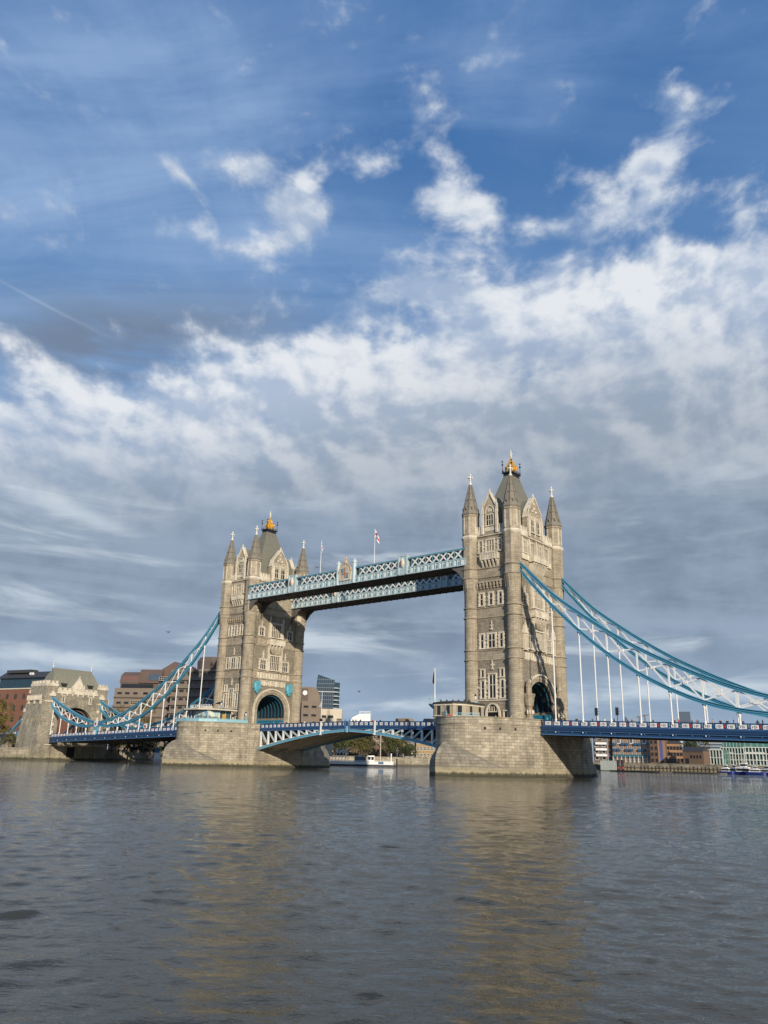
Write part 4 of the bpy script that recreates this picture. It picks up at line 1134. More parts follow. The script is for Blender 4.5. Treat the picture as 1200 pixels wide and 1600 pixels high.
# north bank: land behind a stone river wall, which bends away to the right beyond the bridge
bank = [(-137.5, -500), (-137.5, -14), (-137.5, 14), (-138, 60)] + [tuple(at(a_, 1190, d_))[:2] for a_, d_ in ((500, 376), (545, 378), (600, 382), (660, 386), (720, 391), (820, 396), (945, 397), (1000, 394), (1070, 390), (1200, 386), (1320, 400))] + [(600, 600)]
lb = mm('ground_paving'); lb.prism(bank+[(600, 1200), (-3000, 3000), (-3000, -500)], -2, 3.3); lb.build('north_bank', kind='structure')
fs = mm('mud')
for i in range(len(bank)-1):
    (a, b_), (c, d) = bank[i], bank[i+1]; t = Vector((c-a, d-b_, 0)).normalized(); nrm = Vector((t.y, -t.x, 0))
    if b_ < -200: continue
    fs.loft([[(a, b_, .55), (a+nrm.x*2.0, b_+nrm.y*2.0, .3), (a+nrm.x*6, b_+nrm.y*6, -.4), (a, b_, -.4)], [(c, d, .55), (c+nrm.x*2.0, d+nrm.y*2.0, .3), (c+nrm.x*6, d+nrm.y*6, -.4), (c, d, -.4)]])
fs.build('foreshore', kind='structure')
def wall_line(pts, z0, z1, th, label, mat='quay_stone', name='river_wall'):
    q = mm(mat)
    for i in range(len(pts)-1):
        a, b_ = Vector((*pts[i], 0)), Vector((*pts[i+1], 0)); t = (b_-a).normalized(); n = Vector((t.y, -t.x, 0))
        q.loft([[tuple(a+Vector((0, 0, z0))+n*.05), tuple(a-n*th+Vector((0, 0, z0))), tuple(a-n*th+Vector((0, 0, z1))), tuple(a+Vector((0, 0, z1))+n*.05)],
                [tuple(b_+Vector((0, 0, z0))+n*.05), tuple(b_-n*th+Vector((0, 0, z0))), tuple(b_-n*th+Vector((0, 0, z1))), tuple(b_+Vector((0, 0, z1))+n*.05)]])
        q.loft([[tuple(a+Vector((0, 0, z1))+n*.2), tuple(a-n*(th+.1)+Vector((0, 0, z1))), tuple(a-n*(th+.1)+Vector((0, 0, z1+.25))), tuple(a+Vector((0, 0, z1+.25))+n*.2)],
                [tuple(b_+Vector((0, 0, z1))+n*.2), tuple(b_-n*(th+.1)+Vector((0, 0, z1))), tuple(b_-n*(th+.1)+Vector((0, 0, z1+.25))), tuple(b_+Vector((0, 0, z1+.25))+n*.2)]])
    return solo(q, name, label, 'river wall')
wall_line(bank[0:2], -1, 3.5, .8, 'low stone river wall left of the abutment arch')
wall_line(bank[2:9], -1, 3.6, .8, 'dark stone river wall seen beneath the left road deck and the drawbridge')
fender_wall = wall_line(bank[8:15], -1, 3.5, .8, 'stained stone river wall below the far brick warehouses at right', 'starling_granite')

for i in range(8, 14):
    a_, b_ = Vector((*bank[i], 0)), Vector((*bank[i+1], 0)); t = (b_-a_).normalized(); n = Vector((t.y, -t.x, 0)); L_ = (b_-a_).length
    if i < 9: continue
    f = mm('bark')
    for k in range(int(L_/1.6)): p = a_+t*(1.6*k+.5)+n*.35; f.tube(p+Vector((0, 0, -.6)), p+Vector((0, 0, 2.4+.5*((k*7) % 3)/3)), .17, 5)
    f.bar(a_+n*.5+Vector((0, 0, 1.7)), b_+n*.5+Vector((0, 0, 1.7)), .2, .25, (0, 0, 1)); f.build('timber_fender', fender_wall)
# ------------------------------------------------------------------ abutment tower on the north bank
def abutment():
    X = -136.0; XB = -147.5
    root = thing('abutment_tower', (-141.5, 0, 0), 'squat stone gatehouse tower with a mossy hipped roof at the left end of the bridge', 'gatehouse')
    ap = arch_pts(6.3, 12.6, 17.5, 20)
    prof = [(-10.6, 0.2), (-10.6, 0.2), (-7.4, 0.2), (-7.4, 7.4), (-6.3, 7.4)]+ap+[(6.3, 7.4), (7.4, 7.4), (7.4, 0.2), (10.6, 0.2), (10.6, 22.3), (-10.6, 22.3)]
    prof = prof[1:]
    w = mm('abutment_stone'); w.loft([[(X, y, z) for y, z in prof], [(XB, y, z) for y, z in prof]])
    w.build('wall', root)
    base = mm('abutment_stone'); base.loft([[(X+.6, -12.3, -2), (X+.6, 12.3, -2), (XB, 12.3, -2), (XB, -12.3, -2)], [(X+.25, -11.9, 4.6), (X+.25, 11.9, 4.6), (XB, 11.9, 4.6), (XB, -11.9, 4.6)]])
    for y in (-7.2, -3.6, 3.0): base.box(X+.2, X+1.0, y-.55, y+.55, -1, 4.4)
    base.mat('dark_void'); base.box(X+.3, X+.62, -1.6, 1.2, .9, 4.2)
    base.mat('pale_dressing'); base.box(X, X+1.6, -10.4, 11.6, 4.72, 5.05)
    base.build('plinth', root)
    for sy in (-1, 1):      # battered end blocks with balconies
        b = mm('abutment_stone')
        y0, y1 = sorted((sy*8.2, sy*12.2)); yb0, yb1 = sorted((sy*8.2, sy*13.6))
        b.loft([[(X+1.4, yb0, -2), (X+1.4, yb1, -2), (XB-1, yb1, -2), (XB-1, yb0, -2)], [(X+1.0, yb0, 8), (X+1.0, sy*13.2 if sy > 0 else yb1, 8), (XB-.6, sy*13.2 if sy > 0 else yb1, 8), (XB-.6, yb0, 8)],
                [(X+.1, y0, 19.3), (X+.1, y1, 19.3), (XB, y1, 19.3), (XB, y0, 19.3)], [(X+.1, y0, 21.0), (X+.1, y1, 21.0), (XB, y1, 21.0), (XB, y0, 21.0)]])
        yy0, yy1 = sorted((sy*7.6, sy*11.7)); b.box(XB+.6, X-.2, yy0, yy1, 21.0, 25.0)
        for x in (X-1.5, X-4.5, X-7.5): b.box(x-.35, x+.35, *sorted((sy*12.0, sy*13.3)), 6, 14)
        b.build('end_block', root)
        d = mm('pale_dressing')
        M = Matrix(((1,0,0,-141.75),(0,-1 if sy < 0 else 1,0,sy*11.7),(0,0,1,0),(0,0,0,1)))
        merlons(d, M, -5.4, 5.4, 24.3, 5, .7, .5, .55, .1)
        MX = Matrix(((0,1,0,X-.2),(1,0,0,sy*9.65),(0,0,1,0),(0,0,0,1))); merlons(d, MX, -2.1, 2.1, 24.3, 3, .7, .5, .55, .1)
        d.build('battlement', root); d = mm('pale_dressing')
        d.box(-146.5, -136.8, *sorted((sy*11.7, sy*12.9)), 19.4, 19.7); d.box(-146.5, -136.8, *sorted((sy*12.65, sy*12.85)), 20.9, 21.2); d.box(-146.4, -136.9, *sorted((sy*12.7, sy*12.8)), 19.7, 20.9)
        for k in range(13): d.box(-146.3+k*.78, -146.1+k*.78, *sorted((sy*12.68, sy*12.95)), 19.7, 20.9)
        for x in (-145.5, -141.5, -137.5): d.box(x-.3, x+.3, *sorted((sy*11.6, sy*12.8)), 18.2, 19.4)
        d.build('balcony', root); d = mm('pale_dressing'); d.box(X+.1, X+.55, *sorted((sy*7.9, sy*12.3)), 18.9, 19.35); d.build('string_course', root)
        d = mm('pale_dressing'); d.box(X-1.2, X+.6, *sorted((sy*8.4, sy*10.6)), 20.9, 21.2)
        tri = [(-1.3, 21.2), (1.3, 21.2), (0, 22.7)]; d.loft([[(X+.5, sy*9.3+p, q) for p, q in tri], [(X-.9, sy*9.3+p, q) for p, q in tri]])
        d.build('gablet', root)
        for zz in (8.5, 11.0, 13.5, 16.0): d = mm('pale_dressing'); d.box(X+.1+.08*(19-zz)*.9, X+.3+.08*(19-zz)*.9, *sorted((sy*7.9, sy*8.7)), zz, zz+1.1); d.build('quoin_block', root)
        for zz in (12, 15.6, 22): d = mm('pale_dressing'); d.box(XB-.1, XB+.7, *sorted((sy*12.0, sy*13.0)) if zz < 20 else sorted((sy*11.4, sy*11.9)), zz, zz+1.2); d.build('quoin_block', root)
    d = mm('pale_dressing'); MX = Matrix(((0,1,0,X),(1,0,0,0),(0,0,1,0),(0,0,0,1)))
    merlons(d, MX, -7.6, -2.4, 22.3, 3, .55, .6, .6, .1); merlons(d, MX, 2.4, 7.6, 22.3, 3, .55, .6, .6, .1)
    d.M = MX; d.box(-8.0, 8.0, 0, .25, 22.0, 22.3)
    for i in range(7): d.box(-6+2*i-.2, -6+2*i+.2, 0, .3, 21.3, 22.0)
    A = [(-6.3*math.cos(PI*i/20), 12.6+4.9*math.sin(PI*i/20)) for i in range(21)]; B = [(-7.3*math.cos(PI*i/20), 12.6+5.8*math.sin(PI*i/20)) for i in range(21)]
    A = [(-6.3, 7.5)]+A+[(6.3, 7.5)]; B = [(-7.3, 7.5)]+B+[(7.3, 7.5)]
    d.M = MX; d.mat('abutment_stone')
    for i in range(len(A)-1):
        q_ = [A[i], A[i+1], B[i+1], B[i]]; d.loft([[(p, 0, r) for p, r in q_], [(p, .35, r) for p, r in q_]])
    d.build('battlement', root)
    for u in (-5.2, 5.0): window(root, MX, u, 19.2, .45, 1.9, 1, transom=False, quoin=False)
    gb = mm('pale_dressing'); gb.M = MX
    pr = [(-2.2, 22.3), (2.2, 22.3), (2.2, 24.6), (1.6, 25.2), (0, 27.8), (-1.6, 25.2), (-2.2, 24.6)]
    gb.loft([[(p, -1.0, q) for p, q in pr], [(p, .2, q) for p, q in pr]])
    for u in (-2.0, 2.0): pinnacle(gb, MX, u, .25, 22.3, 3.2, .45)
    pinnacle(gb, MX, 0, -.2, 27.6, .9, .3)
    for u, z in ((-.8, 24.0), (.8, 24.0), (0, 25.2), (0, 23.6)): gb.ball((u, .22, z), .34, 6, 4)
    gb.build('gable', root)
    ln = mm('dark_void'); A = [(-6.28, 7.5)]+[(-6.28*math.cos(PI*i/16), 12.6+4.88*math.sin(PI*i/16)) for i in range(17)]+[(6.28, 7.5)]  # near-black lining added to paint the inner shade of the archway
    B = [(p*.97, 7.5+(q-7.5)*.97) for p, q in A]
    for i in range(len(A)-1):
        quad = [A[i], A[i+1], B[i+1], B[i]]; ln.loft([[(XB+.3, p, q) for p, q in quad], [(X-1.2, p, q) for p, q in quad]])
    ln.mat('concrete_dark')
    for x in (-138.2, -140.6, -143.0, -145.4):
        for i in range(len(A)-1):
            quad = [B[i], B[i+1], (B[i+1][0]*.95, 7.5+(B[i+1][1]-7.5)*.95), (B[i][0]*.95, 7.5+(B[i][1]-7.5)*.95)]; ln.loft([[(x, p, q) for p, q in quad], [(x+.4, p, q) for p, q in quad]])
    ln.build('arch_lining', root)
    rf = mm('roof_mossy')
    rf.loft([[(x, y, z) for x, y in ((-141.75-a, -c), (-141.75+a, -c), (-141.75+a, c), (-141.75-a, c))] for z, a, c in ((22.4, 5.0, 9.6), (24.5, 4.6, 9.2), (28.6, 2.2, 8.0), (30.5, .35, 7.3))])
    rf.mat('spire_stone'); rf.box(-142.15, -141.35, -7.5, 7.5, 30.35, 30.95)
    ro = rf.build('roof', root)
    for y in (-7.4, 7.4):
        f = mm('white_finial'); f.tube((-141.75, y, 30.9), (-141.75, y, 33.4), .10, 6, .05)
        for z, r in ((31.6, .28), (32.4, .24), (33.4, .22)): f.ball((-141.75, y, z), r, 6, 4)
        f.build('finial', ro)
    for y in (-4.9, 5.2):
        q = mm('roof_dark'); q.box(-139.2, -137.2, y-1.0, y+1.0, 23.9, 25.6); q.mat('roof_mossy'); q.box(-140.5, -137.0, y-1.2, y+1.2, 25.6, 25.85); q.mat('dark_void'); q.box(-137.25, -137.12, y-.8, y+.8, 24.1, 25.4); q.build('dormer', ro)
    return root
abutment()
vi = thing('approach_viaduct', (-172, 0, 0), 'stone approach viaduct with an arch and white parapet at the far left edge', 'viaduct')
w = mm('abutment_stone'); ar = arch_pts(3.0, 3.6, 6.2, 14)
for c0 in (-158.5,):
    prof = [(-200, 0), (c0-3.0, 0)]+[(c0+p, q) for p, q in ar]+[(c0+3.0, 0), (-147.6, 0), (-147.6, 8.0), (-200, 8.0)]
    w.loft([[(x, -10.4, z) for x, z in prof], [(x, 10.4, z) for x, z in prof]])
w.build('arcade_wall', vi)
w = mm('white_paint'); w.box(-200, -147.6, -10.5, -10.2, 8.35, 9.1); w.mat('deck_blue'); w.box(-200, -147.6, -10.55, -10.15, 8.0, 8.35); w.box(-200, -147.6, -10.55, -10.15, 9.1, 9.25)
w.mat('flange_blue'); w.box(-154.9, -154.0, -10.75, -10.1, 5.6, 9.4); w.build('parapet', vi)
w = mm('asphalt'); w.box(-200, -147.6, -10.1, 10.1, 8.0, 8.12); w.build('roadway', vi)
for y, lb_ in ((-9.4, 'pale blue anchor tie sloping from the gatehouse tower down to the far left deck'), (9.4, 'anchor tie seen through the gatehouse arch, sloping down behind the near tie')):
    t = thing('anchor_tie', (-158.5, y, 8.4), lb_, 'anchor tie', 'anchor ties of the chains')
    a = mm('chain_blue'); a.bar((-158.6, y-1.6 if y < 0 else y, 8.8), (-143.6, y-1.6 if y < 0 else y, 18.0), .8, .55); a.build('tie_bar', t)
    a = mm('white_paint'); a.bar((-158.6, y-1.6 if y < 0 else y, 9.15), (-143.6, y-1.6 if y < 0 else y, 18.35), .5, .12); a.build('tie_flange', t)

# ------------------------------------------------------------------ buildings and furniture on the piers
def cabin():
    root = thing('control_cabin', (37.5, -19.5, 9.63), 'small many-sided stone cabin with dark windows on the nearer pier', 'cabin')
    c = (38.0, -18.0)
    oct_ = [(c[0]-4.0, c[1]-2.2), (c[0]-2.4, c[1]-4.2), (c[0]+2.0, c[1]-4.2), (c[0]+3.6, c[1]-2.0), (c[0]+3.6, c[1]+4.2), (c[0]-4.0, c[1]+4.2)]
    def sc_(k): return [(c[0]+(x-c[0])*k, c[1]+(y-c[1])*k) for x, y in oct_]
    w = mm('cabin_stone'); w.prism(oct_, 9.63, 13.3); w.mat('pale_dressing'); w.prism(sc_(1.05), 10.9, 11.05); w.prism(sc_(1.03), 12.9, 13.1); w.build('wall', root)
    r = mm('roof_dark'); r.prism(sc_(1.06), 13.3, 13.45); r.loft([[(x, y, 13.5) for x, y in sc_(1.06)], [(x, y, 13.85) for x, y in sc_(.6)]]); r.build('roof', root)
    for k in range(5): 
        v = mm('black_iron'); v.tube((c[0]-2.4+k*1.2, c[1]-2+.3*k, 13.6), (c[0]-2.4+k*1.2, c[1]-2+.3*k, 14.15), .14, 6, .18); v.build('roof_vent', root)
    for i in range(len(oct_)):
        a, b_ = Vector((*oct_[i], 0)), Vector((*oct_[(i+1) % len(oct_)], 0)); t = (b_-a); L = t.length; t.normalize(); n = Vector((t.y, -t.x, 0))
        M = Matrix(((t.x, n.x, 0, a.x), (t.y, n.y, 0, a.y), (0, 0, 1, 0), (0, 0, 0, 1)))
        k = 1 if L < 3.4 else 2
        for j in range(k):
            u = L*(j+.5)/k
            f = mm('cabin_stone'); f.M = M
            f.box(u-.62, u-.45, 0, .12, 11.05, 12.9); f.box(u+.45, u+.62, 0, .12, 11.05, 12.9)
            fo = f.build('window', root); p = mm('dark_glass'); p.M = M; p.box(u-.45, u+.45, -.1, .03, 11.1, 12.85); p.build('pane', fo)
cabin()
def railing(pts, z, h, label, mat='rail_cyan', spacing=1.2, fill=False):
    root = thing('railing', (pts[0][0], pts[0][1], z), label, 'railing')
    for i in range(len(pts)-1):
        a, b_ = Vector((*pts[i], z)), Vector((*pts[i+1], z)); L = (b_-a).length; n = max(1, round(L/spacing))
        r = mm(mat)
        for hh in ((h, h*.55, .12) if not fill else (h,)): r.bar(a+Vector((0, 0, hh)), b_+Vector((0, 0, hh)), .09, .09, (0, 0, 1))
        if fill: r.bar(a+Vector((0, 0, h*.5)), b_+Vector((0, 0, h*.5)), .06, h*.8, tuple((b_-a).normalized().cross(Vector((0, 0, 1)))))
        m_ = int(L/.4)
        for k in range(m_): 
            p = a.lerp(b_, (k+.5)/m_); r.tube(p, p+Vector((0, 0, h)), .025, 4)
        r.build('rail_panel', root)
        for k in range(n+1 if i == len(pts)-2 else n):
            p = a.lerp(b_, k/n); q = mm(mat); q.tube(p, p+Vector((0, 0, h+.12)), .06, 5); q.build('rail_post', root)
def on_pier(cx, t, inset=.9):
    a0 = .20; x = math.cos(t)/math.cos(a0)*(10.55-inset); y = -(7.9+(math.sin(t)-math.sin(a0))/(1-math.sin(a0))*(16.8-inset)); return (cx+x, y)
railing([on_pier(TX, t) for t in (2.95, 2.6, 2.3, 2.0, 1.75)], 10.3, 1.35, 'pale cyan railing along the pier edge beside the stone cabin')
railing([on_pier(TX, t) for t in (1.5, 1.3, 1.1)], 10.3, 1.0, 'pale cyan railing right of the cabin, before the doorway arch')
# lookout bracket with flagpole at the corner of the nearer pier
fp = thing('flag_mast', (31.6, -16.6, 10.3), 'tall white mast with furled dark flag on the left edge of the nearer pier', 'mast')
q = mm('rail_cyan'); q.tube((31.6, -16.6, 9.8), (31.6, -16.6, 13.7), .22, 8); q.mat('flange_blue'); q.lathe(31.6, -16.6, [(.3, 12.6), (1.3, 13.5), (1.3, 13.65), (.2, 13.7)], 8); q.build('lookout_bracket', fp)
q = mm('white_paint'); q.tube((31.6, -16.6, 13.7), (31.6, -16.6, 20.6), .14, 8, .08); q.ball((31.6, -16.6, 20.7), .16, 6, 4); q.build('pole', fp)
q = mm('cloth_dark'); q.lathe(31.35, -16.6, [(.05, 20.2), (.16, 19.4), (.30, 18.3), (.26, 17.9), (.08, 17.7)], 7); q.build('flag', fp)
q = mm('rail_cyan')
for i in range(8):
    a = 2*PI*i/8; b_ = 2*PI*(i+1)/8
    q.tube((31.6+1.25*math.cos(a), -16.6+1.25*math.sin(a), 13.65), (31.6+1.25*math.cos(a), -16.6+1.25*math.sin(a), 14.7), .04, 4)
    q.bar((31.6+1.25*math.cos(a), -16.6+1.25*math.sin(a), 14.7), (31.6+1.25*math.cos(b_), -16.6+1.25*math.sin(b_), 14.7), .06, .06, (0, 0, 1))
q.build('guard_rail', fp)
def lamp_post(x, y, z, h, label):
    root = thing('lamp_post', (x, y, z), label, 'lamp post', 'ornate lamp posts on the piers')
    p = mm('rail_cyan'); p.lathe(x, y, [(.34, z), (.34, z+.5), (.2, z+.8), (.12, z+1.1), (.10, z+h-1.3), (.2, z+h-1.2), (.1, z+h-1.0)], 8)
    p.box(x-.6, x+.6, y-.05, y+.05, z+h-1.75, z+h-1.6); p.ball((x, y, z+h-1.7), .24, 6, 4); p.build('post', root)
    l = mm('lamp_glass'); l.lathe(x, y, [(.12, z+h-1.0), (.28, z+h-.45), (.26, z+h-.42)], 6); l.build('lantern', root)
    c = mm('black_iron'); c.lathe(x, y, [(.32, z+h-.44), (.2, z+h-.2), (.06, z+h), (.02, z+h+.25)], 6); c.build('lantern_cap', root)
lamp_post(38.9, -12.6, 9.7, 6.0, 'pale blue lamp post standing left of the doorway arch of the nearer tower')
lamp_post(-40.0, -13.6, 9.7, 6.6, 'pale blue lamp post in front of the glass pavilion on the farther pier')
lamp_post(-33.6, -10.5, 9.7, 4.0, 'short blue lamp post by the right edge of the farther pier')
# glass pavilion on the farther pier
def pavilion():
    root = thing('glass_pavilion', (-41, -16.2, 9.63), 'glass-walled flat-roofed pavilion with a large poster on the farther pier', 'pavilion')
    x0, x1, y0, y1 = -46.2, -37.6, -19.6, -11.8
    f = mm('cream_wall'); f.box(x0, x1, y0, y1, 9.63, 9.9)
    rf = mm('cream_wall'); pts = [(x0-1.6, y0-.2), (x0+1.4, y0-2.2), (x1-1.5, y0-2.2), (x1+1.6, y0+.6), (x1+1.6, y1+.4), (x0-1.6, y1+.4)]
    rf.prism(pts, 13.75, 14.1); rf.mat('roof_dark'); rf.prism([(a*.97+x*.0 + .03*-41.9, b_*.97+.03*-16.1) for (a, b_), x in zip(pts, range(6))], 14.1, 14.16); rf.build('roof', root)
    g_ = mm('pavilion_glass'); g_.box(x0+.3, x1-.3, y0+.3, y1, 9.9, 13.75); g_.build('glass_wall', root)
    for i in range(7):
        x = x0+.2+(x1-x0-.4)*i/6; p = mm('white_paint'); p.tube((x, y0+.2, 9.9), (x, y0+.2, 13.75), .09, 6); p.build('column', root)
    for i in range(1, 5):
        y = y0+.2+(y1-y0-.4)*i/4; p = mm('white_paint'); p.tube((x1-.2, y, 9.9), (x1-.2, y, 13.75), .09, 6); p.build('column', root)
    p = mm('poster_print'); p.box(x0+3.6, x1-.1, y0-.12, y0-.02, 10.9, 13.6); p.box(x1-.02, x1+.08, y0+.2, y0+3.6, 10.9, 13.6); p.build('poster', root)
    p = mm('poster_orange'); p.box(x1-.02, x1+.08, y0+4.6, y0+5.8, 10.9, 12.9); p.build('poster', root)
    b = mm('white_paint')
    for k in range(14): b.box(x0+.5+k*.65, x0+.62+k*.65, y0+.4, y0+.52, 14.15, 15.1)
    b.box(x0+.4, x1-.3, y0+.4, y0+.5, 15.05, 15.15); b.build('roof_rail', root)
    a = mm('cream_wall'); a.box(x0+1.5, x0+3.4, y0+3, y0+5, 14.16, 15.0); a.box(x0+5.0, x0+5.8, y0+2.5, y0+3.5, 14.16, 14.9); a.build('air_unit', root)
pavilion()
railing([(-48.3, -21.0), (-46.0, -23.0), (-41.0, -23.5), (-37.0, -22.8), (-34.6, -19.0), (-33.2, -14.0), (-32.6, -10.6)], 10.25, 1.3, 'pale cyan railing along the farther pier in front of the glass pavilion', fill=True)
def parasol(x, y, z, label):
    root = thing('parasol', (x, y, z), label, 'parasol')
    p = mm('white_paint'); p.tube((x, y, z), (x, y, z+2.0), .04, 5); p.build('pole', root)
    c = mm('cloth_dark'); c.lathe(x, y, [(1.2, z+1.5), (.6, z+1.85), (.05, z+2.1)], 8); c.build('canopy', root)
parasol(-41.6, -13.0, 14.2, 'dark navy parasol open on the roof of the glass pavilion')
parasol(-47.6, -18.0, 10.0, 'dark blue parasol at the left end of the farther pier')
# traffic signals on the right-hand deck
for x, l in ((62.6, 'left one of two black traffic signals above the right road deck'), (66.7, 'right one of two black traffic signals above the right road deck')):
    root = thing('traffic_signal', (x, -7.6, ztop(x)-1.1), l, 'traffic signal', 'traffic signals')
    p = mm('black_iron'); p.tube((x, -7.6, ztop(x)-1.1), (x, -7.6, 12.5), .08, 6); p.build('pole', root)
    h = mm('black_iron'); h.box(x-.22, x+.22, -7.85, -7.45, 11.35, 12.75)
    for k in range(3): h.lathe(x+.0, -7.95, [(.17, 11.45+k*.42), (.17, 11.7+k*.42)], 8); h.box(x+.2, x+.42, -7.8, -7.5, 11.62+k*.42, 11.7+k*.42)
    h.build('signal_head', root)
# ------------------------------------------------------------------ buildings on the far bank
def frame_at(p, face_to, turn=0.0):
    """matrix of a facade whose left lower corner is p and which faces the point face_to, turned by turn"""
    d = Vector((face_to[0]-p[0], face_to[1]-p[1], 0)).normalized(); a = math.atan2(d.y, d.x)+PI/2+turn
    return Matrix.Translation((p[0], p[1], 0)) @ Matrix.Rotation(a, 4, 'Z')      # local x along the wall, -y outwards
def put(o, root, u, y, z, M):
    """place a shared-mesh part at (u, y, z) of the facade frame M"""
    off = ROOT[root.name]; o.parent = root
    o.matrix_local = Matrix.Translation(-off) @ M @ Matrix.Translation((u, y, z))
WM = {}
def win_part(key, w, h, frame, glassm, sub=True, bars=0, arched=False):
    """shared meshes of one window: frame and pane, foot of the window at the origin"""
    if key in WM: return WM[key]
    f = mm(frame); t = .10
    f.box(-w/2-t, w/2+t, -.12, 0, -.16, 0); f.box(-w/2-t, w/2+t, -.09, 0, h, h+t); f.box(-w/2-t, -w/2, -.09, 0, 0, h); f.box(w/2, w/2+t, -.09, 0, 0, h)
    for i in range(bars): x = -w/2+w*(i+1)/(bars+1); f.box(x-.05, x+.05, -.08, -.03, 0, h)
    if bars: f.box(-w/2, w/2, -.08, -.03, h*.5-.05, h*.5+.05)
    if arched:
        for sg in (-1, 1): tri = [(sg*w/2, h), (sg*w*.12, h), (sg*w/2, h-.5*w)]; f.loft([[(p, -.09, q) for p, q in tri], [(p, -.02, q) for p, q in tri]])
    fm = f.build('window'); C.objects.unlink(fm)
    pm = None
    if sub:
        p = mm(glassm); p.box(-w/2, w/2, -.03, .0, 0, h); pm = p.build('pane'); C.objects.unlink(pm)
    else:
        pass
    WM[key] = (fm.data, pm.data if pm else None); return WM[key]
def add_win(root, M, key, u, z, y=0.0):
    fd, pd = WM[key]
    o = bpy.data.objects.new('window', fd); C.objects.link(o); put(o, root, u, y, z, M)
    if pd:
        q = bpy.data.objects.new('pane', pd); C.objects.link(q); q.parent = o
    return o
def block(root, M, u0, u1, d, z0, z1, mat, name='wall', y=0.0):
    b = mm(mat); b.M = M; b.box(u0, u1, y, y+d, z0, z1); return b.build(name, root)
cxy = (CAM.x, CAM.y)
def facing(px0, px1, D0, D1=None):
    """facade frame between two bearings of the picture, and its length"""
    a = at(px0, 1190, D0); b = at(px1, 1190, D1 or D0); t = Vector((b.x-a.x, b.y-a.y, 0)); L = t.length; t.normalize()
    return Matrix(((t.x, -t.y, 0, a.x), (t.y, t.x, 0, a.y), (0, 0, 1, 0), (0, 0, 0, 1))), L
def base_of(M, u=0.0): p = M @ Vector((u, 0, 0)); return (p.x, p.y, 3.3)
# windows kits
win_part('brick_arch', 1.7, 2.3, 'brick_brown', 'dark_glass', arched=True, bars=1)
win_part('slot', 1.9, .85, 'concrete_brown', 'dark_glass')
win_part('slot_w', 3.6, 1.3, 'cream_wall', 'dark_glass', bars=3)
win_part('sash', 1.0, 1.5, 'white_paint', 'dark_glass', bars=1)
win_part('dark_sash', 1.1, 1.5, 'brick_brown', 'dark_glass')
win_part('flat', 1.6, 1.4, 'white_wall', 'dark_glass')
win_part('tall', 1.0, 2.0, 'white_paint', 'dark_glass')

# red brick block left of the gatehouse
M, L = facing(-26, 60, 398, 372)
b = thing('brick_office', base_of(M, L/2), 'red brick block with small arched windows and dark glazed top floor at the far left', 'office building')
block(b, M, 0, L, 26, 3.3, 28.2, 'brick_red'); block(b, M, 0, L, .3, 28.2, 28.7, 'cream_wall', 'cornice', -.3)
block(b, M, .8, L, 24, 28.7, 33.0, 'blue_glass', 'attic_glazing', 1.2); r = mm('roof_dark'); r.M = M
r.loft([[(x, 0, 33.0) , (x, 24, 33.0), (x, 20, 36.6), (x, 4.5, 36.0)] for x in (-.3, L)]); r.box(3, L*.55, 2.2, 6, 35.5, 36.8); r.build('roof', b)
for u in (L*.55, L*.55+1.4): q = mm('white_wall'); q.M = M; q.tube((u, 2.5, 34.6), (u, 1.9, 35.2), .55, 10); q.build('roof_dish', b)
n = int(L/5.2)
for i in range(n):
    for j in range(5): add_win(b, M, 'brick_arch', 3.4+5.2*i, 5.2+4.75*j)
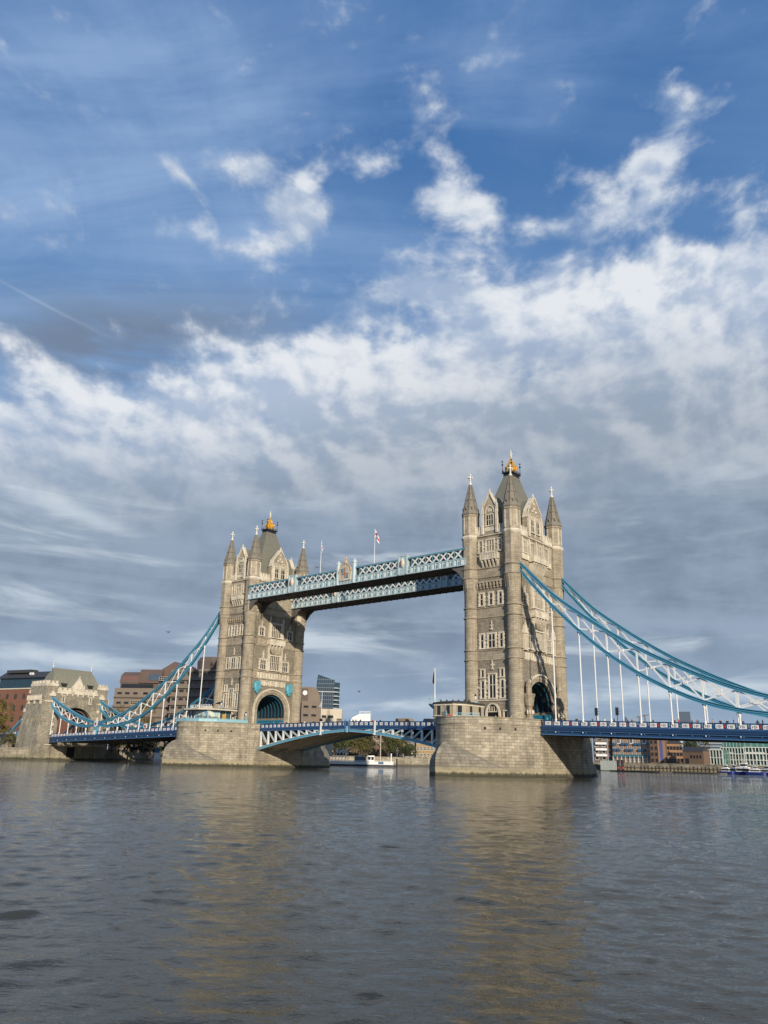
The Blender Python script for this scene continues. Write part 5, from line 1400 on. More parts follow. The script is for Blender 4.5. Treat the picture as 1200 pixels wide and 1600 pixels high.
# brown concrete hotel behind the left chain
def hotel():
    M, L = facing(166, 258, 340, 330)
    b = thing('concrete_hotel', base_of(M, L/2), 'big brown terraced concrete hotel behind the left blue chain, with copper coloured roof boxes', 'hotel')
    block(b, M, 0, L, 24, 3.3, 27.4, 'concrete_brown'); block(b, M, 1.0, L, 22, 27.4, 29.6, 'concrete_dark', 'setback_storey', 2.2)
    block(b, M, 1.5, L-9, .2, 27.7, 29.2, 'dark_glass', 'glazing_strip', 2.05)
    q = mm('copper_brown'); q.M = M
    q.loft([[(x, 2, 29.6), (x, 18, 29.6), (x, 16, 34.2), (x, 5.5, 34.2), (x, 2.8, 32.6)] for x in (.6, 8.6)]); q.build('roof_box', b)
    q = mm('copper_brown'); q.M = M; q.loft([[(x, 1.5, 29.6), (x, 18, 29.6), (x, 18, 35.4), (x, 2.6, 35.0), (x, 1.5, 33.6)] for x in (9.0, 18.5)]); q.build('roof_box', b)
    block(b, M, 12.8, 18.0, .15, 30.6, 33.2, 'steel_glass', 'roof_glazing', 1.4)
    q = mm('copper_brown'); q.M = M; q.loft([[(17.5, 3, 29.6), (17.5, 18, 29.6), (17.5, 18, 35.6), (17.5, 3, 35.2)], [(22.5, 3, 29.6), (22.5, 18, 29.6), (22.5, 18, 38.6), (22.5, 3, 38.2)], [(L+2, 3, 29.6), (L+2, 18, 29.6), (L+2, 18, 37.4), (L+2, 3, 36.6)]]); q.build('roof_box', b)
    q = mm('red_paint'); q.M = M; q.box(1.6, 7.6, 2.5, 2.75, 30.3, 31.6); q.build('roof_sign_band', b)
    for z in (25.0, 21.3, 17.6):
        q = mm('concrete_dark'); q.M = M; q.box(-.1, L, -.5, 0, z-1.4, z-1.0); q.build('ledge', b)
        for u in (2.2, 5.4, 8.8, 13.0): add_win(b, M, 'slot', u, z)
    add_win(b, M, 'slot_w', 9.0, 21.2)
    for j in range(2): add_win(b, M, 'slot_w', 20.0, 31.0-3.0*j-.4, -.1)
    q = mm('gilding'); q.M = M
    for i in range(7): a = PI*i/6; q.bar((14.8, -.3, 19.0), (14.8+2.1*math.cos(a), -.3, 19.0+2.1*math.sin(a)), .3, .25)
    q.build('golden_emblem', b)
    # long bedroom slab running right, behind the farther tower
    M2, L2 = facing(256, 352, 318, 305)
    block(b, M2, 0, L2, 22, 3.3, 33.6, 'concrete_brown'); 
    for j in range(9):
        z = 6.6+3.05*j
        q = mm('concrete_brown'); q.M = M2; q.box(-.2, L2, -.75, 0, z+1.6, z+2.35); q.mat('concrete_dark'); q.box(-.2, L2, -.3, 0, z+1.45, z+1.6); q.build('ledge', b)
    k = 0
    for j in range(9):
        for i in range(9):
            if k >= 80: break
            add_win(b, M2, 'slot', 1.6+3.0*i, 7.1+3.05*j-.2+ .0); k += 1
    q = mm('concrete_dark'); q.M = M2; q.lathe(13.5, 7, [(6.2, 33.6), (6.4, 36.8), (5.4, 38.4)], 10); q.box(17, L2, 3, 16, 33.6, 39.5); q.build('plant_room', b)
    return b
hotel()
# part of the same estate to the right of the farther tower
M, L = facing(462, 500, 330, 330)
b = thing('stepped_hotel_wing', base_of(M, L/2), 'tan stepped concrete block just right of the farther tower, with a round clock face', 'hotel wing')
block(b, M, -4, L*.62, 14, 3.3, 30.0, 'concrete_brown')
q = mm('concrete_brown'); q.M = M; q.loft([[(L*.62, y, 3.3), (L*.62, y, 30.0), (L*.78, y, 29.0), (L*.88, y, 26.5), (L*.9, y, 3.3)] for y in (.2, 13)]); q.build('curved_shoulder', b)
block(b, M, 1.2, L*.98, 3.5, 3.3, 24.2, 'concrete_brown', 'terraced_front', -3.5)
block(b, M, L*.9, L*1.5, 12, 3.3, 21.6, 'cream_wall', 'lower_wing', 1.0)
q = mm('concrete_dark'); q.M = M; q.box(1.0, 3.6, -.25, 0, 23.0, 29.4); q.mat('white_wall'); q.M = M @ Matrix(((1,0,0,2.3),(0,0,1,-.3),(0,-1,0,27.6),(0,0,0,1))); q.lathe(0, 0, [(.95, -.1), (.95, .12)], 14); q.build('clock_face', b)
for j in range(5):
    for u in (3.0, 6.2, 8.6):
        if u+1 < L*.98: add_win(b, M, 'slot', u, 21.6-3.3*j, -3.5)
for j in range(3):
    for u in (L*.9+1.6, L*.9+4.4): add_win(b, M, 'slot', u, 18.2-3.3*j, 1.0)
# glass tower
M, L = facing(489, 518, 640, 640)
b = thing('glass_apartment_tower', base_of(M, L/2), 'dark blue glass tower with slanting roof behind the left half of the drawbridge', 'glass tower')
q = mm('blue_glass'); q.M = M; q.loft([[(0, y, 3.3), (L, y, 3.3), (L, y, 61.5), (.9, y, 65.6), (0, y, 58)] for y in (0, 26)]); q.build('glass_body', b)
for k in range(17):
    q = mm('steel_glass' if k not in (6, 13) else 'white_wall'); q.M = M; z = 12+3.1*k; q.box(-.1, L+.1, -.25, 0, z, z+.45); q.build('floor_band', b)
for k in range(9):
    q = mm('steel_glass'); q.M = M; x = .2+L*k/9; q.box(x, x+.3, -.3, 0, 10, 58 if k == 0 else 64.6-4*x/L); q.build('mullion', b)
for k in range(12):
    q = mm('white_wall'); q.M = M; z = 22+3.1*k-.8; q.loft([[(L-.4, -.4, z+h), (L+2.5, .2, z+h), (L+4.6, 2.0, z+h), (L+5.0, 5, z+h), (L-.4, 5, z+h)] for h in (0, .3)])
    q.mat('steel_glass'); q.loft([[(L-.2, -.2, z+h), (L+2.3, .4, z+h), (L+4.3, 2.2, z+h), (L+4.6, 5, z+h), (L-.2, 5, z+h)] for h in (.3, 1.0)]); q.build('curved_balcony', b)
block(b, M, L-.3, L+4.2, 20, 3.3, 60, 'blue_glass', 'corner_glazing', 2.5)
# low pale blocks beside it
M, L = facing(500, 545, 440, 440)
b = thing('office_row', base_of(M, L/2), 'low row of grey and cream office blocks under the dark glass tower', 'office building')
block(b, M, 0, L*.52, 14, 3.3, 24.0, 'cream_wall'); block(b, M, L*.35, L*.72, 14, 3.3, 27.5, 'concrete_brown', 'middle_block', 1.5); block(b, M, L*.52, L, 14, 3.3, 21.2, 'deck_navy', 'dark_block', -.5)
block(b, M, L*.38, L*.70, 1.0, 23.0, 28.0, 'cream_wall', 'cream_front', .5); block(b, M, 1, L*.32, .2, 21.0, 26.0, 'pavilion_glass', 'glazed_front', -.2)
for i in range(5): add_win(b, M, 'flat', 1.8+2.6*i, 18.5)
M, L = facing(545, 577, 590, 590)
b = thing('white_liner_block', base_of(M, L/2), 'white ship-like rooftop with a railing rising behind the middle of the drawbridge', 'building')
q = mm('white_wall'); q.M = M; q.loft([[(0, y, 24), (L, y, 24), (L, y, 34.0), (6.5, y, 33.6), (1.6, y, 31.2), (0, y, 28)] for y in (0, 16)]); q.build('upper_deck', b)
block(b, M, .3, L-.3, 15, 3.3, 24, 'brick_brown', 'wall', .4)
q = mm('white_wall'); q.M = M
for k in range(10): q.box(6.5+k*(L-6.7)/9-.12, 6.5+k*(L-6.7)/9+.12, 0, .3, 33.5, 35.6)
q.box(6.4, L, .05, .25, 35.4, 35.6); q.build('roof_rail', b)
# warehouses seen under the drawbridge
def warehouse(px0, px1, D0, D1, z1, mat, name, label, cat, nx, nz, key, z0=3.3, roof=None, dz=3.4, wz=5.0, depth=14, sills=None):
    M, L = facing(px0, px1, D0, D1)
    b = thing(name, base_of(M, L/2), label, cat)
    block(b, M, 0, L, depth, z0, z1, mat)
    block(b, M, -.15, L+.15, .3, z1, z1+.4, 'cream_wall' if roof != 'dark' else 'roof_dark', 'cornice', -.15)
    if roof == 'dark':
        r = mm('roof_dark'); r.M = M; r.loft([[(-.4, -.4, z1), (L+.4, -.4, z1), (L+.4, depth, z1), (-.4, depth, z1)], [(3, depth*.45, z1+2.9), (L-3, depth*.45, z1+2.9), (L-3, depth*.55, z1+2.9), (3, depth*.55, z1+2.9)]]); r.build('roof', b)
    for j in range(nz):
        for i in range(nx): add_win(b, M, key, L*(i+.5)/nx, wz+dz*j)
    return b, M, L
warehouse(573, 630, 428, 426, 17.5, 'brick_brown', 'brick_warehouse', 'brown brick warehouse between two willows under the drawbridge', 'warehouse', 8, 3, 'dark_sash', wz=6.2)
b, M, L = warehouse(618, 651, 416, 414, 12.4, 'brick_brown', 'brick_house', 'brick house with dark hipped roof and white windows under the right drawbridge leaf', 'house', 6, 3, 'sash', roof='dark', dz=2.9, wz=4.2)
q = mm('white_wall'); q.M = M; q.box(L*.72, L*.98, -3, 0, 3.3, 3.6); q.box(L*.55, L*.98, -3, 0, 5.6, 5.9); q.build('porch', b)
b, M, L = warehouse(650, 700, 412, 410, 13.6, 'brick_yellow', 'stock_brick_warehouse', 'yellow stock brick warehouse beside the left edge of the nearer pier', 'warehouse', 9, 3, 'sash', dz=3.1, wz=4.4)
for k in range(5):
    q = mm('dark_void'); q.M = M; A = [(L*(k+.5)/5+1.5*math.cos(PI*i/8), 3.0+1.2*math.sin(PI*i/8)) for i in range(9)]
    q.loft([[(x, -.3, z) for x, z in A], [(x, -.1, z) for x, z in A]]); q.build('arch_opening', b)
# right-hand bank, seen under the right deck
b, M, L = warehouse(928, 950, 432, 432, 22, 'concrete_dark', 'balcony_block', 'dark flats with four stacked white balconies right beside the nearer pier', 'flats', 2, 4, 'flat', dz=3.2, wz=5)
for j in range(5):
    q = mm('white_wall'); q.M = M; q.box(1.2, L-.2, -1.3, .1, 6.6+2.85*j, 7.7+2.85*j); q.build('balcony', b)
warehouse(951, 959, 434, 434, 21, 'brick_brown', 'brick_flats', 'narrow dark brick block between white balconies and the orange warehouse', 'flats', 1, 6, 'dark_sash', dz=2.7, wz=4.4)
def wharf():
    M, L = facing(959, 1019, 432, 424)
    b = thing('orange_warehouse', base_of(M, L/2), 'orange brick warehouse with rows of bright blue balconies', 'warehouse')
    block(b, M, 0, L, 14, 3.3, 15.6, 'brick_orange')
    r = mm('roof_dark'); r.M = M; r.loft([[(-.2, -.2, 15.6), (L+.2, -.2, 15.6), (L+.2, 14, 15.6), (-.2, 14, 15.6)], [(-.2, 6, 18.6), (L+.2, 6, 18.6), (L+.2, 8, 18.6), (-.2, 8, 18.6)]]); r.build('roof', b)
    n = 9
    for i in range(n):
        u = L*(i+.5)/n
        for j in range(4):
            add_win(b, M, 'sash', u-.55, 4.6+2.75*j) 
            if j < 3:
                q = mm('teal_balcony' if j == 0 else 'blue_balcony'); q.M = M
                if (i+j) % 3 or j == 0: q.box(u-.95, u+.75, -.8, 0, 6.55+2.75*j, 7.6+2.75*j); q.build('balcony', b)
        if i % 3 == 1:
            q = mm('white_wall'); q.M = M; q.box(u-.9, u+.9, -.25, 0, 12.7, 15.9); q.mat('dark_glass'); q.box(u-.6, u-.1, -.3, -.25, 13.2, 15.4); q.box(u+.1, u+.6, -.3, -.25, 13.2, 15.4); q.build('loading_bay', b)
    for k in range(9): q = mm('white_wall'); q.M = M; q.box(L*(k+.0)/9+.05, L*(k+.0)/9+.25, -.95, -.75, 3.3, 7.0); q.build('veranda_post', b)
wharf()
b, M, L = warehouse(1017, 1042, 420, 418, 18.6, 'brick_brown', 'brick_tower_block', 'tall brown brick block with a vertical violet window strip', 'warehouse', 4, 5, 'dark_sash', dz=2.8, wz=4.4)
q = mm('violet_panel'); q.M = M
q.box(L*.62, L*.82, -.35, 0, 5.0, 18.0); q.mat('brick_orange'); q.box(L*.5, L*.62, -.3, 0, 3.3, 18.6); q.box(L*.82, L*.97, -.3, 0, 3.3, 18.6); q.build('window_strip', b)
b, M, L = warehouse(1043, 1068, 420, 420, 13.0, 'brick_orange', 'brick_gable_house', 'square orange brick house with dark roof right of the violet strip', 'house', 5, 3, 'dark_sash', roof='dark', dz=2.8, wz=4.6)
# yellow quayside crane
p = at(1073, 1190, 412); cr = thing('quay_crane', (p.x, p.y, 3.3), 'small yellow and blue crane on the far quay right of the brick houses', 'crane')
q = mm('car_tan'); 
for sx_ in (-1, 1): q.bar((p.x+sx_*1.3, p.y, 3.3), (p.x+sx_*.4, p.y, 8.6), .3, .3)
q.build('leg', cr); q = mm('teal_balcony'); q.box(p.x-1.1, p.x+1.1, p.y-.9, p.y+.9, 7.4, 10.0); q.build('cab', cr)
q = mm('blue_balcony'); q.bar((p.x-.3, p.y, 9.8), (p.x-2.6, p.y, 12.3), .3, .4); q.build('jib', cr)
M, L = facing(1068, 1100, 404, 400)
q = mm('brick_brown'); q.M = M; q.box(0, L, 0, 6, 3.3, 9.4); q.mat('roof_dark'); q.loft([[(x, -.3, 9.4), (x, 6.3, 9.4), (x, 3, 11.4)] for x in (0, L)])
q.M = M; q.mat('dark_void'); q.box(L*.1, L*.28, -.06, 0, 3.3, 6.2)
for k in range(4): q.mat('dark_glass'); q.box(L*(.36+.15*k), L*(.44+.15*k), -.06, 0, 6.2, 7.6); q.mat('concrete_brown'); q.box(L*(.35+.15*k), L*(.45+.15*k), -.1, 0, 5.95, 6.15)
q.mat('concrete_dark'); q.box(-.05, L+.05, -.12, 0, 8.9, 9.3)
solo(q, 'dockside_shed', 'low dark shed on the far quay between the crane and the white-green flats', 'shed')
def flats(px0, px1, D0, D1, zt, label, ntx, glassroof, yo=0):
    M, L = facing(px0, px1, D0, D1)
    b = thing('riverside_flats', base_of(M, L/2), label, 'flats')
    block(b, M, 0, L, 14, 3.3, zt, 'green_glass', 'glass_wall', .5)
    fl = int((zt-3.4)/2.35)
    for j in range(fl+1):
        q = mm('flat_white'); q.M = M; z = 3.4+(zt-3.4)*j/fl; q.box(-.1, L+.1, -.9, .6, z-.16, z+.16)
        if j < fl and j % 2 == 0: q.mat('pale_render'); q.box(0, L*.55, -.85, -.75, z+.16, z+.75)
        q.build('floor_slab', b)
    for i in range(ntx+1):
        q = mm('flat_white'); q.M = M; u = L*i/ntx; q.box(u-.17, u+.17, -.8, .6, 3.4, zt+.15); q.build('party_wall', b)
    for i in range(ntx):
        for j in range(fl):
            if random.random() < .6:
                q = mm('dark_glass' if random.random() < .6 else 'pale_render'); q.M = M; u = L*(i+.2)/ntx; z = 3.4+(zt-3.4)*j/fl; w_ = L/ntx
                q.box(u, u+w_*.45, .3, .55, z+.2, z+1.9); q.build('window', b)
    if glassroof:
        q = mm('green_glass'); q.M = M; q.loft([[(x, 2.0, zt), (x, 13, zt), (x, 13, zt+a*.8), (x, 2.0, zt+a)] for x, a in ((L*.05, 6.0), (L*.5, 5.4), (L*.95, 3.0))]); q.build('glass_penthouse', b)
        q = mm('roof_dark'); q.M = M; q.loft([[(x, .6, zt+a), (x, 13.4, zt+a), (x, 13.4, zt+a+.35), (x, .6, zt+a+.35)] for x, a in ((-.3, 6.2), (L*.5, 5.5), (L*1.0, 2.9))]); q.build('roof', b)
        for k in range(6):
            q = mm('pale_render'); q.M = M; u = L*(.1+k*.15); q.box(u-.1, u+.1, 1.85, 2.05, zt+.1, zt+4.5-.4*k); q.build('mullion', b)
flats(1097, 1130, 410, 408, 10.2, 'low white-framed flats with dark windows, first right of the far shed', 7, False)
flats(1128, 1164, 425, 424, 11.6, 'green-glazed riverside flats under a sloping dark roof, middle of the far right row', 8, True)
flats(1161, 1225, 428, 430, 12.0, 'green-glazed white flats at the extreme right below the blue deck', 12, True)
M, L = facing(1098, 1136, 700, 700)
b = thing('grey_office_block', base_of(M, L/2), 'hazy grey block of offices rising behind the low white-framed flats', 'office building')
block(b, M, 0, L, 14, 3.3, 22.0, 'steel_glass'); block(b, M, L*.3, L*.95, 14, 22, 25.5, 'pale_render', 'top_storeys', 2)
for j in range(8): q = mm('pale_render'); q.M = M; q.box(0, L, -.3, 0, 5+2.2*j, 5.6+2.2*j); q.build('floor_band', b)
# distant skyscrapers
def skyscraper(px0, px1, D, py, mat, name, label, kind=None, bands=True):
    M, L = facing(px0, px1, D); zt = at((px0+px1)/2, py, D).z
    b = thing(name, base_of(M, L/2), label, 'skyscraper')
    q = mm(mat); q.M = M; q.box(0, L, 0, L, 3, zt if kind != 'pyramid' else zt*.9)
    if kind == 'pyramid': q.loft([[(0, 0, zt*.9), (L, 0, zt*.9), (L, L, zt*.9), (0, L, zt*.9)], [(L*.48, L*.48, zt), (L*.52, L*.48, zt), (L*.52, L*.52, zt), (L*.48, L*.52, zt)]])
    q.build('body', b)
    if bands:
        n = 22
        for k in range(n): 
            q = mm('steel_glass' if mat != 'steel_glass' else 'blue_glass'); q.M = M; z = 8+(zt*.86-8)*k/n; q.box(.5, L-.5, -.4, 0, z, z+1.6); q.build('floor_band', b)
    return b
skyscraper(1067, 1085, 2300, 1112, 'hazed_tower', 'office_skyscraper', 'tallest haze-tinted blue-grey skyscraper, poking up behind the right road deck')
skyscraper(976, 987, 2500, 1119, 'hazed_tower', 'pyramid_skyscraper', 'distant skyscraper whose pyramid tip just clears the right road deck', 'pyramid')
skyscraper(1059, 1064, 1500, 1158, 'white_wall', 'slim_white_tower', 'left slim white striped tower glimpsed below the right deck', None, False)
skyscraper(1066, 1070, 1500, 1157, 'pale_render', 'slim_white_tower', 'right slim pale tower glimpsed below the right deck', None, False)
for px0, px1, pt, l in ((999, 1005, 1119, 'left tower crane peeping over the right road deck'), (1008, 1017, 1117, 'right tower crane peeping over the right road deck')):
    D = 1500; a = at(px0, 1125, D); c = at(px1, 1125, D); zt = at(px0, pt, D).z
    t = thing('tower_crane', (a.x, a.y, 3), l, 'tower crane', 'distant tower cranes')
    q = mm('spire_stone'); q.box(a.x-1, a.x+1, a.y-1, a.y+1, 3, zt); q.build('crane_mast', t)
    q = mm('spire_stone'); q.bar((a.x-6, a.y, zt-2), (c.x, c.y, zt+1), 1.3, 1.3); q.build('jib', t)
# ------------------------------------------------------------------ trees
def tree(p, h, r, mat, label, kind='round', cat='tree', group=None, dens=1.0, trunk=.35):
    root = thing('willow_tree' if kind == 'willow' else 'bank_tree', tuple(p), label, cat, group)
    rnd = random.Random(int(p[0]*7+p[1]*13)); P = Vector(p)
    t = mm('bark'); top = P+Vector((0, 0, h*.55))
    t.tube(P-Vector((0, 0, .5)), top, r*.085, 7, r*.04)
    tips = []
    for k in range(9):
        a = 2*PI*k/9+rnd.uniform(-.3, .3); e = rnd.uniform(.35, .8)
        q = P+Vector((math.cos(a)*r*.62*e, math.sin(a)*r*.62*e, h*rnd.uniform(.5, .86))); s = P+Vector((0, 0, h*rnd.uniform(.25, .5)))
        t.tube(s, q, r*.04, 5, r*.012); tips.append(q)
    t.build('trunk', root)
    c = mm(mat); n = int(3000*dens)
    clumps = []
    for k in range(int(34*dens)+10):
        a = rnd.uniform(0, 2*PI); e = math.sqrt(rnd.random()); zz = rnd.uniform(.30 if kind != 'willow' else .35, .95)
        rad = r*(1-abs(zz-.58)**1.6*1.6)*e*.92
        clumps.append((P+Vector((math.cos(a)*rad, math.sin(a)*rad, h*zz)), r*rnd.uniform(.18, .34)))
    for cc, cr_ in clumps:
        for i in range(int(n/len(clumps))+8):
            v = Vector((rnd.gauss(0, 1), rnd.gauss(0, 1), rnd.gauss(0, 1))).normalized()*cr_*rnd.uniform(.55, 1.08)
            if kind == 'willow': v.z = v.z*1.0-abs(rnd.gauss(0, .55))*cr_*1.3
            q = cc+v; s = rnd.uniform(.13, .28)*(r/5)**.5
            n1 = Vector((rnd.gauss(0, 1), rnd.gauss(0, 1), rnd.gauss(0, .8))).normalized(); a1 = n1.orthogonal().normalized()*s; a2 = n1.cross(a1).normalized()*s*.8
            if kind == 'willow': a1 = Vector((rnd.gauss(0, .2), rnd.gauss(0, .2), -1)).normalized()*s*1.5; a2 = a1.cross(Vector((rnd.gauss(0, 1), rnd.gauss(0, 1), 0))).normalized()*s*.5
            if q.z < P.z+.4: continue
            c.add([q-a1, q-a2*1.1, q+a1, q+a2], [(0, 1, 2, 3)])
    c.build('crown', root)
    return root
def G0(px, D): p = at(px, 1190, D); return (p.x, p.y, 3.3)
for px, D, h, r, m_, kd, l in ((522, 392, 12.5, 6.0, 'leaf_dark', 'round', 'dark tree nearest the farther pier, under the drawbridge'),
        (540, 388, 13.5, 6.4, 'leaf_green', 'willow', 'green willow behind the white pontoon, left of its neighbour'),
        (561, 386, 14.0, 6.8, 'leaf_olive', 'willow', 'olive willow behind the white pontoon, centre of the group'),
        (574, 392, 10.5, 4.6, 'leaf_dark', 'round', 'smaller dark tree right of the olive willow'),
        (607, 400, 13.0, 5.0, 'leaf_green', 'willow', 'green willow just right of the pontoon mast'),
        (623, 400, 13.0, 5.4, 'leaf_olive', 'willow', 'olive willow in front of the brown warehouse'),
        (640, 398, 6.5, 3.8, 'leaf_green', 'round', 'low green bush tree before the brick house'),
        (632, 392, 5.0, 2.6, 'leaf_dark', 'round', 'small dark tree at the water edge before the brick house')):
    tree(G0(px, D), h, r, m_, l, kd, group='trees on the far bank')
for k, (px, D, h, r, m_, l) in enumerate(((168, 318, 7.6, 4.4, 'leaf_dark', 'dark tree under the left deck, nearest the gatehouse'), (183, 314, 8.0, 4.6, 'leaf_green', 'green tree under the left deck, second from the gatehouse'),
        (199, 312, 7.8, 4.4, 'leaf_dark', 'dark tree under the left deck, third from the gatehouse'), (214, 309, 8.2, 4.8, 'leaf_green', 'green tree under the left deck, fourth from the gatehouse'), (230, 306, 7.6, 4.2, 'leaf_dark', 'dark tree under the left deck, just left of the farther pier'))):
    tree(G0(px, D), h, r, m_, l, group='trees on the far bank')
tree(G0(222, 300), 17.5, 3.6, 'leaf_yellow', 'yellowing tree rising above the left deck before the hotel', group='trees on the far bank')
tree(G0(172, 306), 15.5, 4.2, 'leaf_olive', 'olive tree between the gatehouse and the hotel, behind the chain', group='trees on the far bank')
tree(G0(-8, 318), 17.0, 3.8, 'leaf_yellow', 'autumn tree at the very left edge of the picture')
tree(G0(10, 312), 5.5, 2.6, 'leaf_olive', 'rounded olive bush on the quay left of the gatehouse', dens=.5)
tree(G0(1092, 460), 14.5, 6.5, 'leaf_olive', 'broad brown-green tree behind the far shed', group='trees on the far bank')
tree(G0(1080, 452), 11.5, 4.5, 'leaf_dark', 'dark tree next to the far quay crane', group='trees on the far bank')
q = mm('leaf_dark')
rnd = random.Random(3)
def hedge(pts, label_name, mat, h, w, n):
    q = mm(mat)
    for i in range(n):
        t = rnd.random()*(len(pts)-1); k = int(t); f = t-k
        x = pts[k][0]*(1-f)+pts[k+1][0]*f+rnd.gauss(0, w); y = pts[k][1]*(1-f)+pts[k+1][1]*f+rnd.gauss(0, w); z = 3.4+abs(rnd.gauss(0, h))
        s = rnd.uniform(.3, .6); a = Vector((rnd.gauss(0, 1), rnd.gauss(0, 1), rnd.gauss(0, 1))).normalized(); a1 = a.orthogonal().normalized()*s; a2 = a.cross(a1)
        c = Vector((x, y, z)); q.add([c-a1, c-a2, c+a1, c+a2], [(0, 1, 2, 3)])
    o = q.build(label_name, kind='stuff'); o['label'] = 'low dark planting along the far river wall left of the drawbridge'; o['category'] = 'planting'
hedge([(-139, 24), (-140, 60), (-142, 120), (-149, 190)], 'quay_planting', 'leaf_dark', 1.3, 1.2, 5000)

# ------------------------------------------------------------------ boats
def hull(mb, M, L, W, H, z0=0.0, bow=.25):
    mb.M = M; n = 10; rings = []
    for i in range(n+1):
        t = i/n; w = W/2*(1 if t < 1-bow else math.sqrt(max(.004, 1-((t-1+bow)/bow)**2)))*(1 if t > .08 else .85+1.9*t)
        x = -L/2+L*t; sh = H*(1+.28*max(0, (t-.6)/.4)**2)
        rings.append([(x, -w*.7, z0-.35), (x, -w, z0+sh), (x, w, z0+sh), (x, w*.7, z0-.35)])
    mb.loft(rings); mb.M = None
def fr(px, D, ang): p = at(px, 1195, D); return Matrix.Translation((p.x, p.y, 0)) @ Matrix.Rotation(ang, 4, 'Z')
def rootM(M, name, label, cat, group=None): p = M.translation; return thing(name, (p.x, p.y, 0), label, cat, group)
# long pontoon with white railings
a, c = at(513, 1195, 322), at(614, 1195, 322); ang = math.atan2(c.y-a.y, c.x-a.x); mid = (a+c)/2; LL = (c-a).length
M = Matrix.Translation((mid.x, mid.y, 0)) @ Matrix.Rotation(ang, 4, 'Z')
r = rootM(M, 'pier_pontoon', 'long low landing pontoon with white railing under the drawbridge', 'pontoon')
q = mm('boat_dark'); q.M = M; q.box(-LL/2, LL/2+1, -2.5, 2.5, -.3, .62); q.build('hull', r)
q = mm('white_paint'); q.M = M
n = 44
for i in range(n+1): x = -LL/2+LL*i/n; q.box(x-.07, x+.07, -2.5, -2.4, .62, 2.0)
for z in (.75, 1.35, 1.95): q.box(-LL/2, LL/2, -2.5, -2.42, z, z+.13)
q.box(-LL/2, LL/2, -2.43, -2.4, .8, 1.7); q.build('railing', r)
q = mm('white_paint'); q.M = M; q.box(LL*.10, LL*.21, -1.5, 1.5, .62, 4.0); q.mat('dark_glass'); q.box(LL*.11, LL*.15, -1.56, -1.5, 2.4, 3.5); q.box(LL*.16, LL*.20, -1.56, -1.5, 2.4, 3.5); q.build('wheelhouse', r)
q = mm('rail_cyan'); q.M = M; q.box(-LL*.34, -LL*.20, -2, 1.5, 4.9, 5.3); q.mat('white_paint')
for i in range(5): x = -LL*.44+LL*.05*i; q.bar((x-.5, -1.9, .6), (x+.5, -1.9, 4.9), .2, .2)
q.box(-LL*.44, -LL*.20, -2.0, -1.8, 3.2, 3.5); q.build('boarding_frame', r)
q = mm('steel_glass'); q.M = M; q.box(-LL*.1, LL*.08, -1.2, 1.8, .62, 3.6); q.mat('white_wall'); q.box(-LL*.11, LL*.09, -1.4, 2, 3.6, 3.8); q.build('shelter', r)
q = mm('blue_balcony'); q.M = M; q.box(LL*.27, LL*.35, -2.56, -2.5, .9, 1.8); q.build('notice_board', r)
p = at(594, 1195, 324); r = thing('pontoon_mast', (p.x, p.y, .6), 'tall bare wooden mast with yards standing on the white-railed pontoon', 'mast')
q = mm('cream_wall'); q.tube((p.x, p.y, .6), (p.x, p.y, 12.4), .2, 7, .12); q.build('pole', r)
q = mm('white_paint'); q.bar((p.x-.1, p.y, 8.0), (p.x-3.0, p.y-1, 10.8), .12, .12); q.bar((p.x-2.0, p.y, 9.8), (p.x+1.6, p.y, 9.2), .1, .1); q.tube((p.x-3.2, p.y-1.1, 11), (p.x-.1, p.y, 12.0), .03, 4); q.build('yard', r)
p = at(611, 1195, 322); r = thing('mooring_post', (p.x, p.y, -1), 'white mooring post at the right end of the white-railed pontoon', 'post'); q = mm('white_paint'); q.tube((p.x, p.y, -1), (p.x, p.y, 4.9), .26, 7); q.build('pile', r)
p = at(620, 1195, 326); q = mm('boat_dark'); q.tube((p.x, p.y, -1), (p.x, p.y, 3.0), .34, 7, .3); solo(q, 'mooring_pile', 'dark timber pile standing in the water right of the pontoon', 'pile')
def launch(px, D, ang, L, label, hm, cabm, roofm='white_paint', ztop=2.6, name='river_launch'):
    M = fr(px, D, ang); r = rootM(M, name, label, 'boat', 'moored boats')
    q = mm(hm); hull(q, M, L, L*.28, 1.15); q.build('hull', r)
    q = mm('boat_white'); q.M = M; q.box(-L*.28, L*.2, -L*.1, L*.1, 1.1, 1.1+ztop*.55); q.mat('dark_glass'); q.box(-L*.26, L*.205, -L*.103, L*.103, 1.45, 1.1+ztop*.38); q.build('cabin', r)
    q = mm(cabm); q.M = M; q.box(-L*.12, L*.1, -L*.08, L*.08, 1.1+ztop*.55, 1.1+ztop); q.mat('dark_glass'); q.box(-L*.10, L*.103, -L*.083, L*.083, 1.3+ztop*.6, 1.1+ztop*.88); q.build('wheelhouse', r)
    q = mm(roofm); q.M = M; q.tube((0, 0, 1.1+ztop), (0, 0, 2.9+ztop), .06, 5); q.build('aerial', r)
launch(243, 291, 2.6, 11, 'blue and white launch moored at the bank just left of the farther pier', 'boat_white', 'blue_balcony', ztop=3.6)
launch(1134, 366, -.2, 6.5, 'small violet-blue launch, leftmost of the boats at far right', 'boat_blue', 'boat_white')
launch(1162, 366, -.15, 10.5, 'blue and white tug moored mid-way in the far right boats', 'boat_blue', 'boat_white', ztop=3.4)
launch(1180, 360, -.1, 7.5, 'white-cabined blue boat, right of the tug', 'boat_blue', 'boat_white', ztop=2.2)
launch(1198, 364, -.3, 8, 'blue-hulled boat cut by the right edge of the picture', 'boat_blue', 'pale_render', ztop=2.4)
launch(1147, 372, -.2, 6, 'plain dark work boat between the violet launch and the tug', 'boat_dark', 'pale_render')
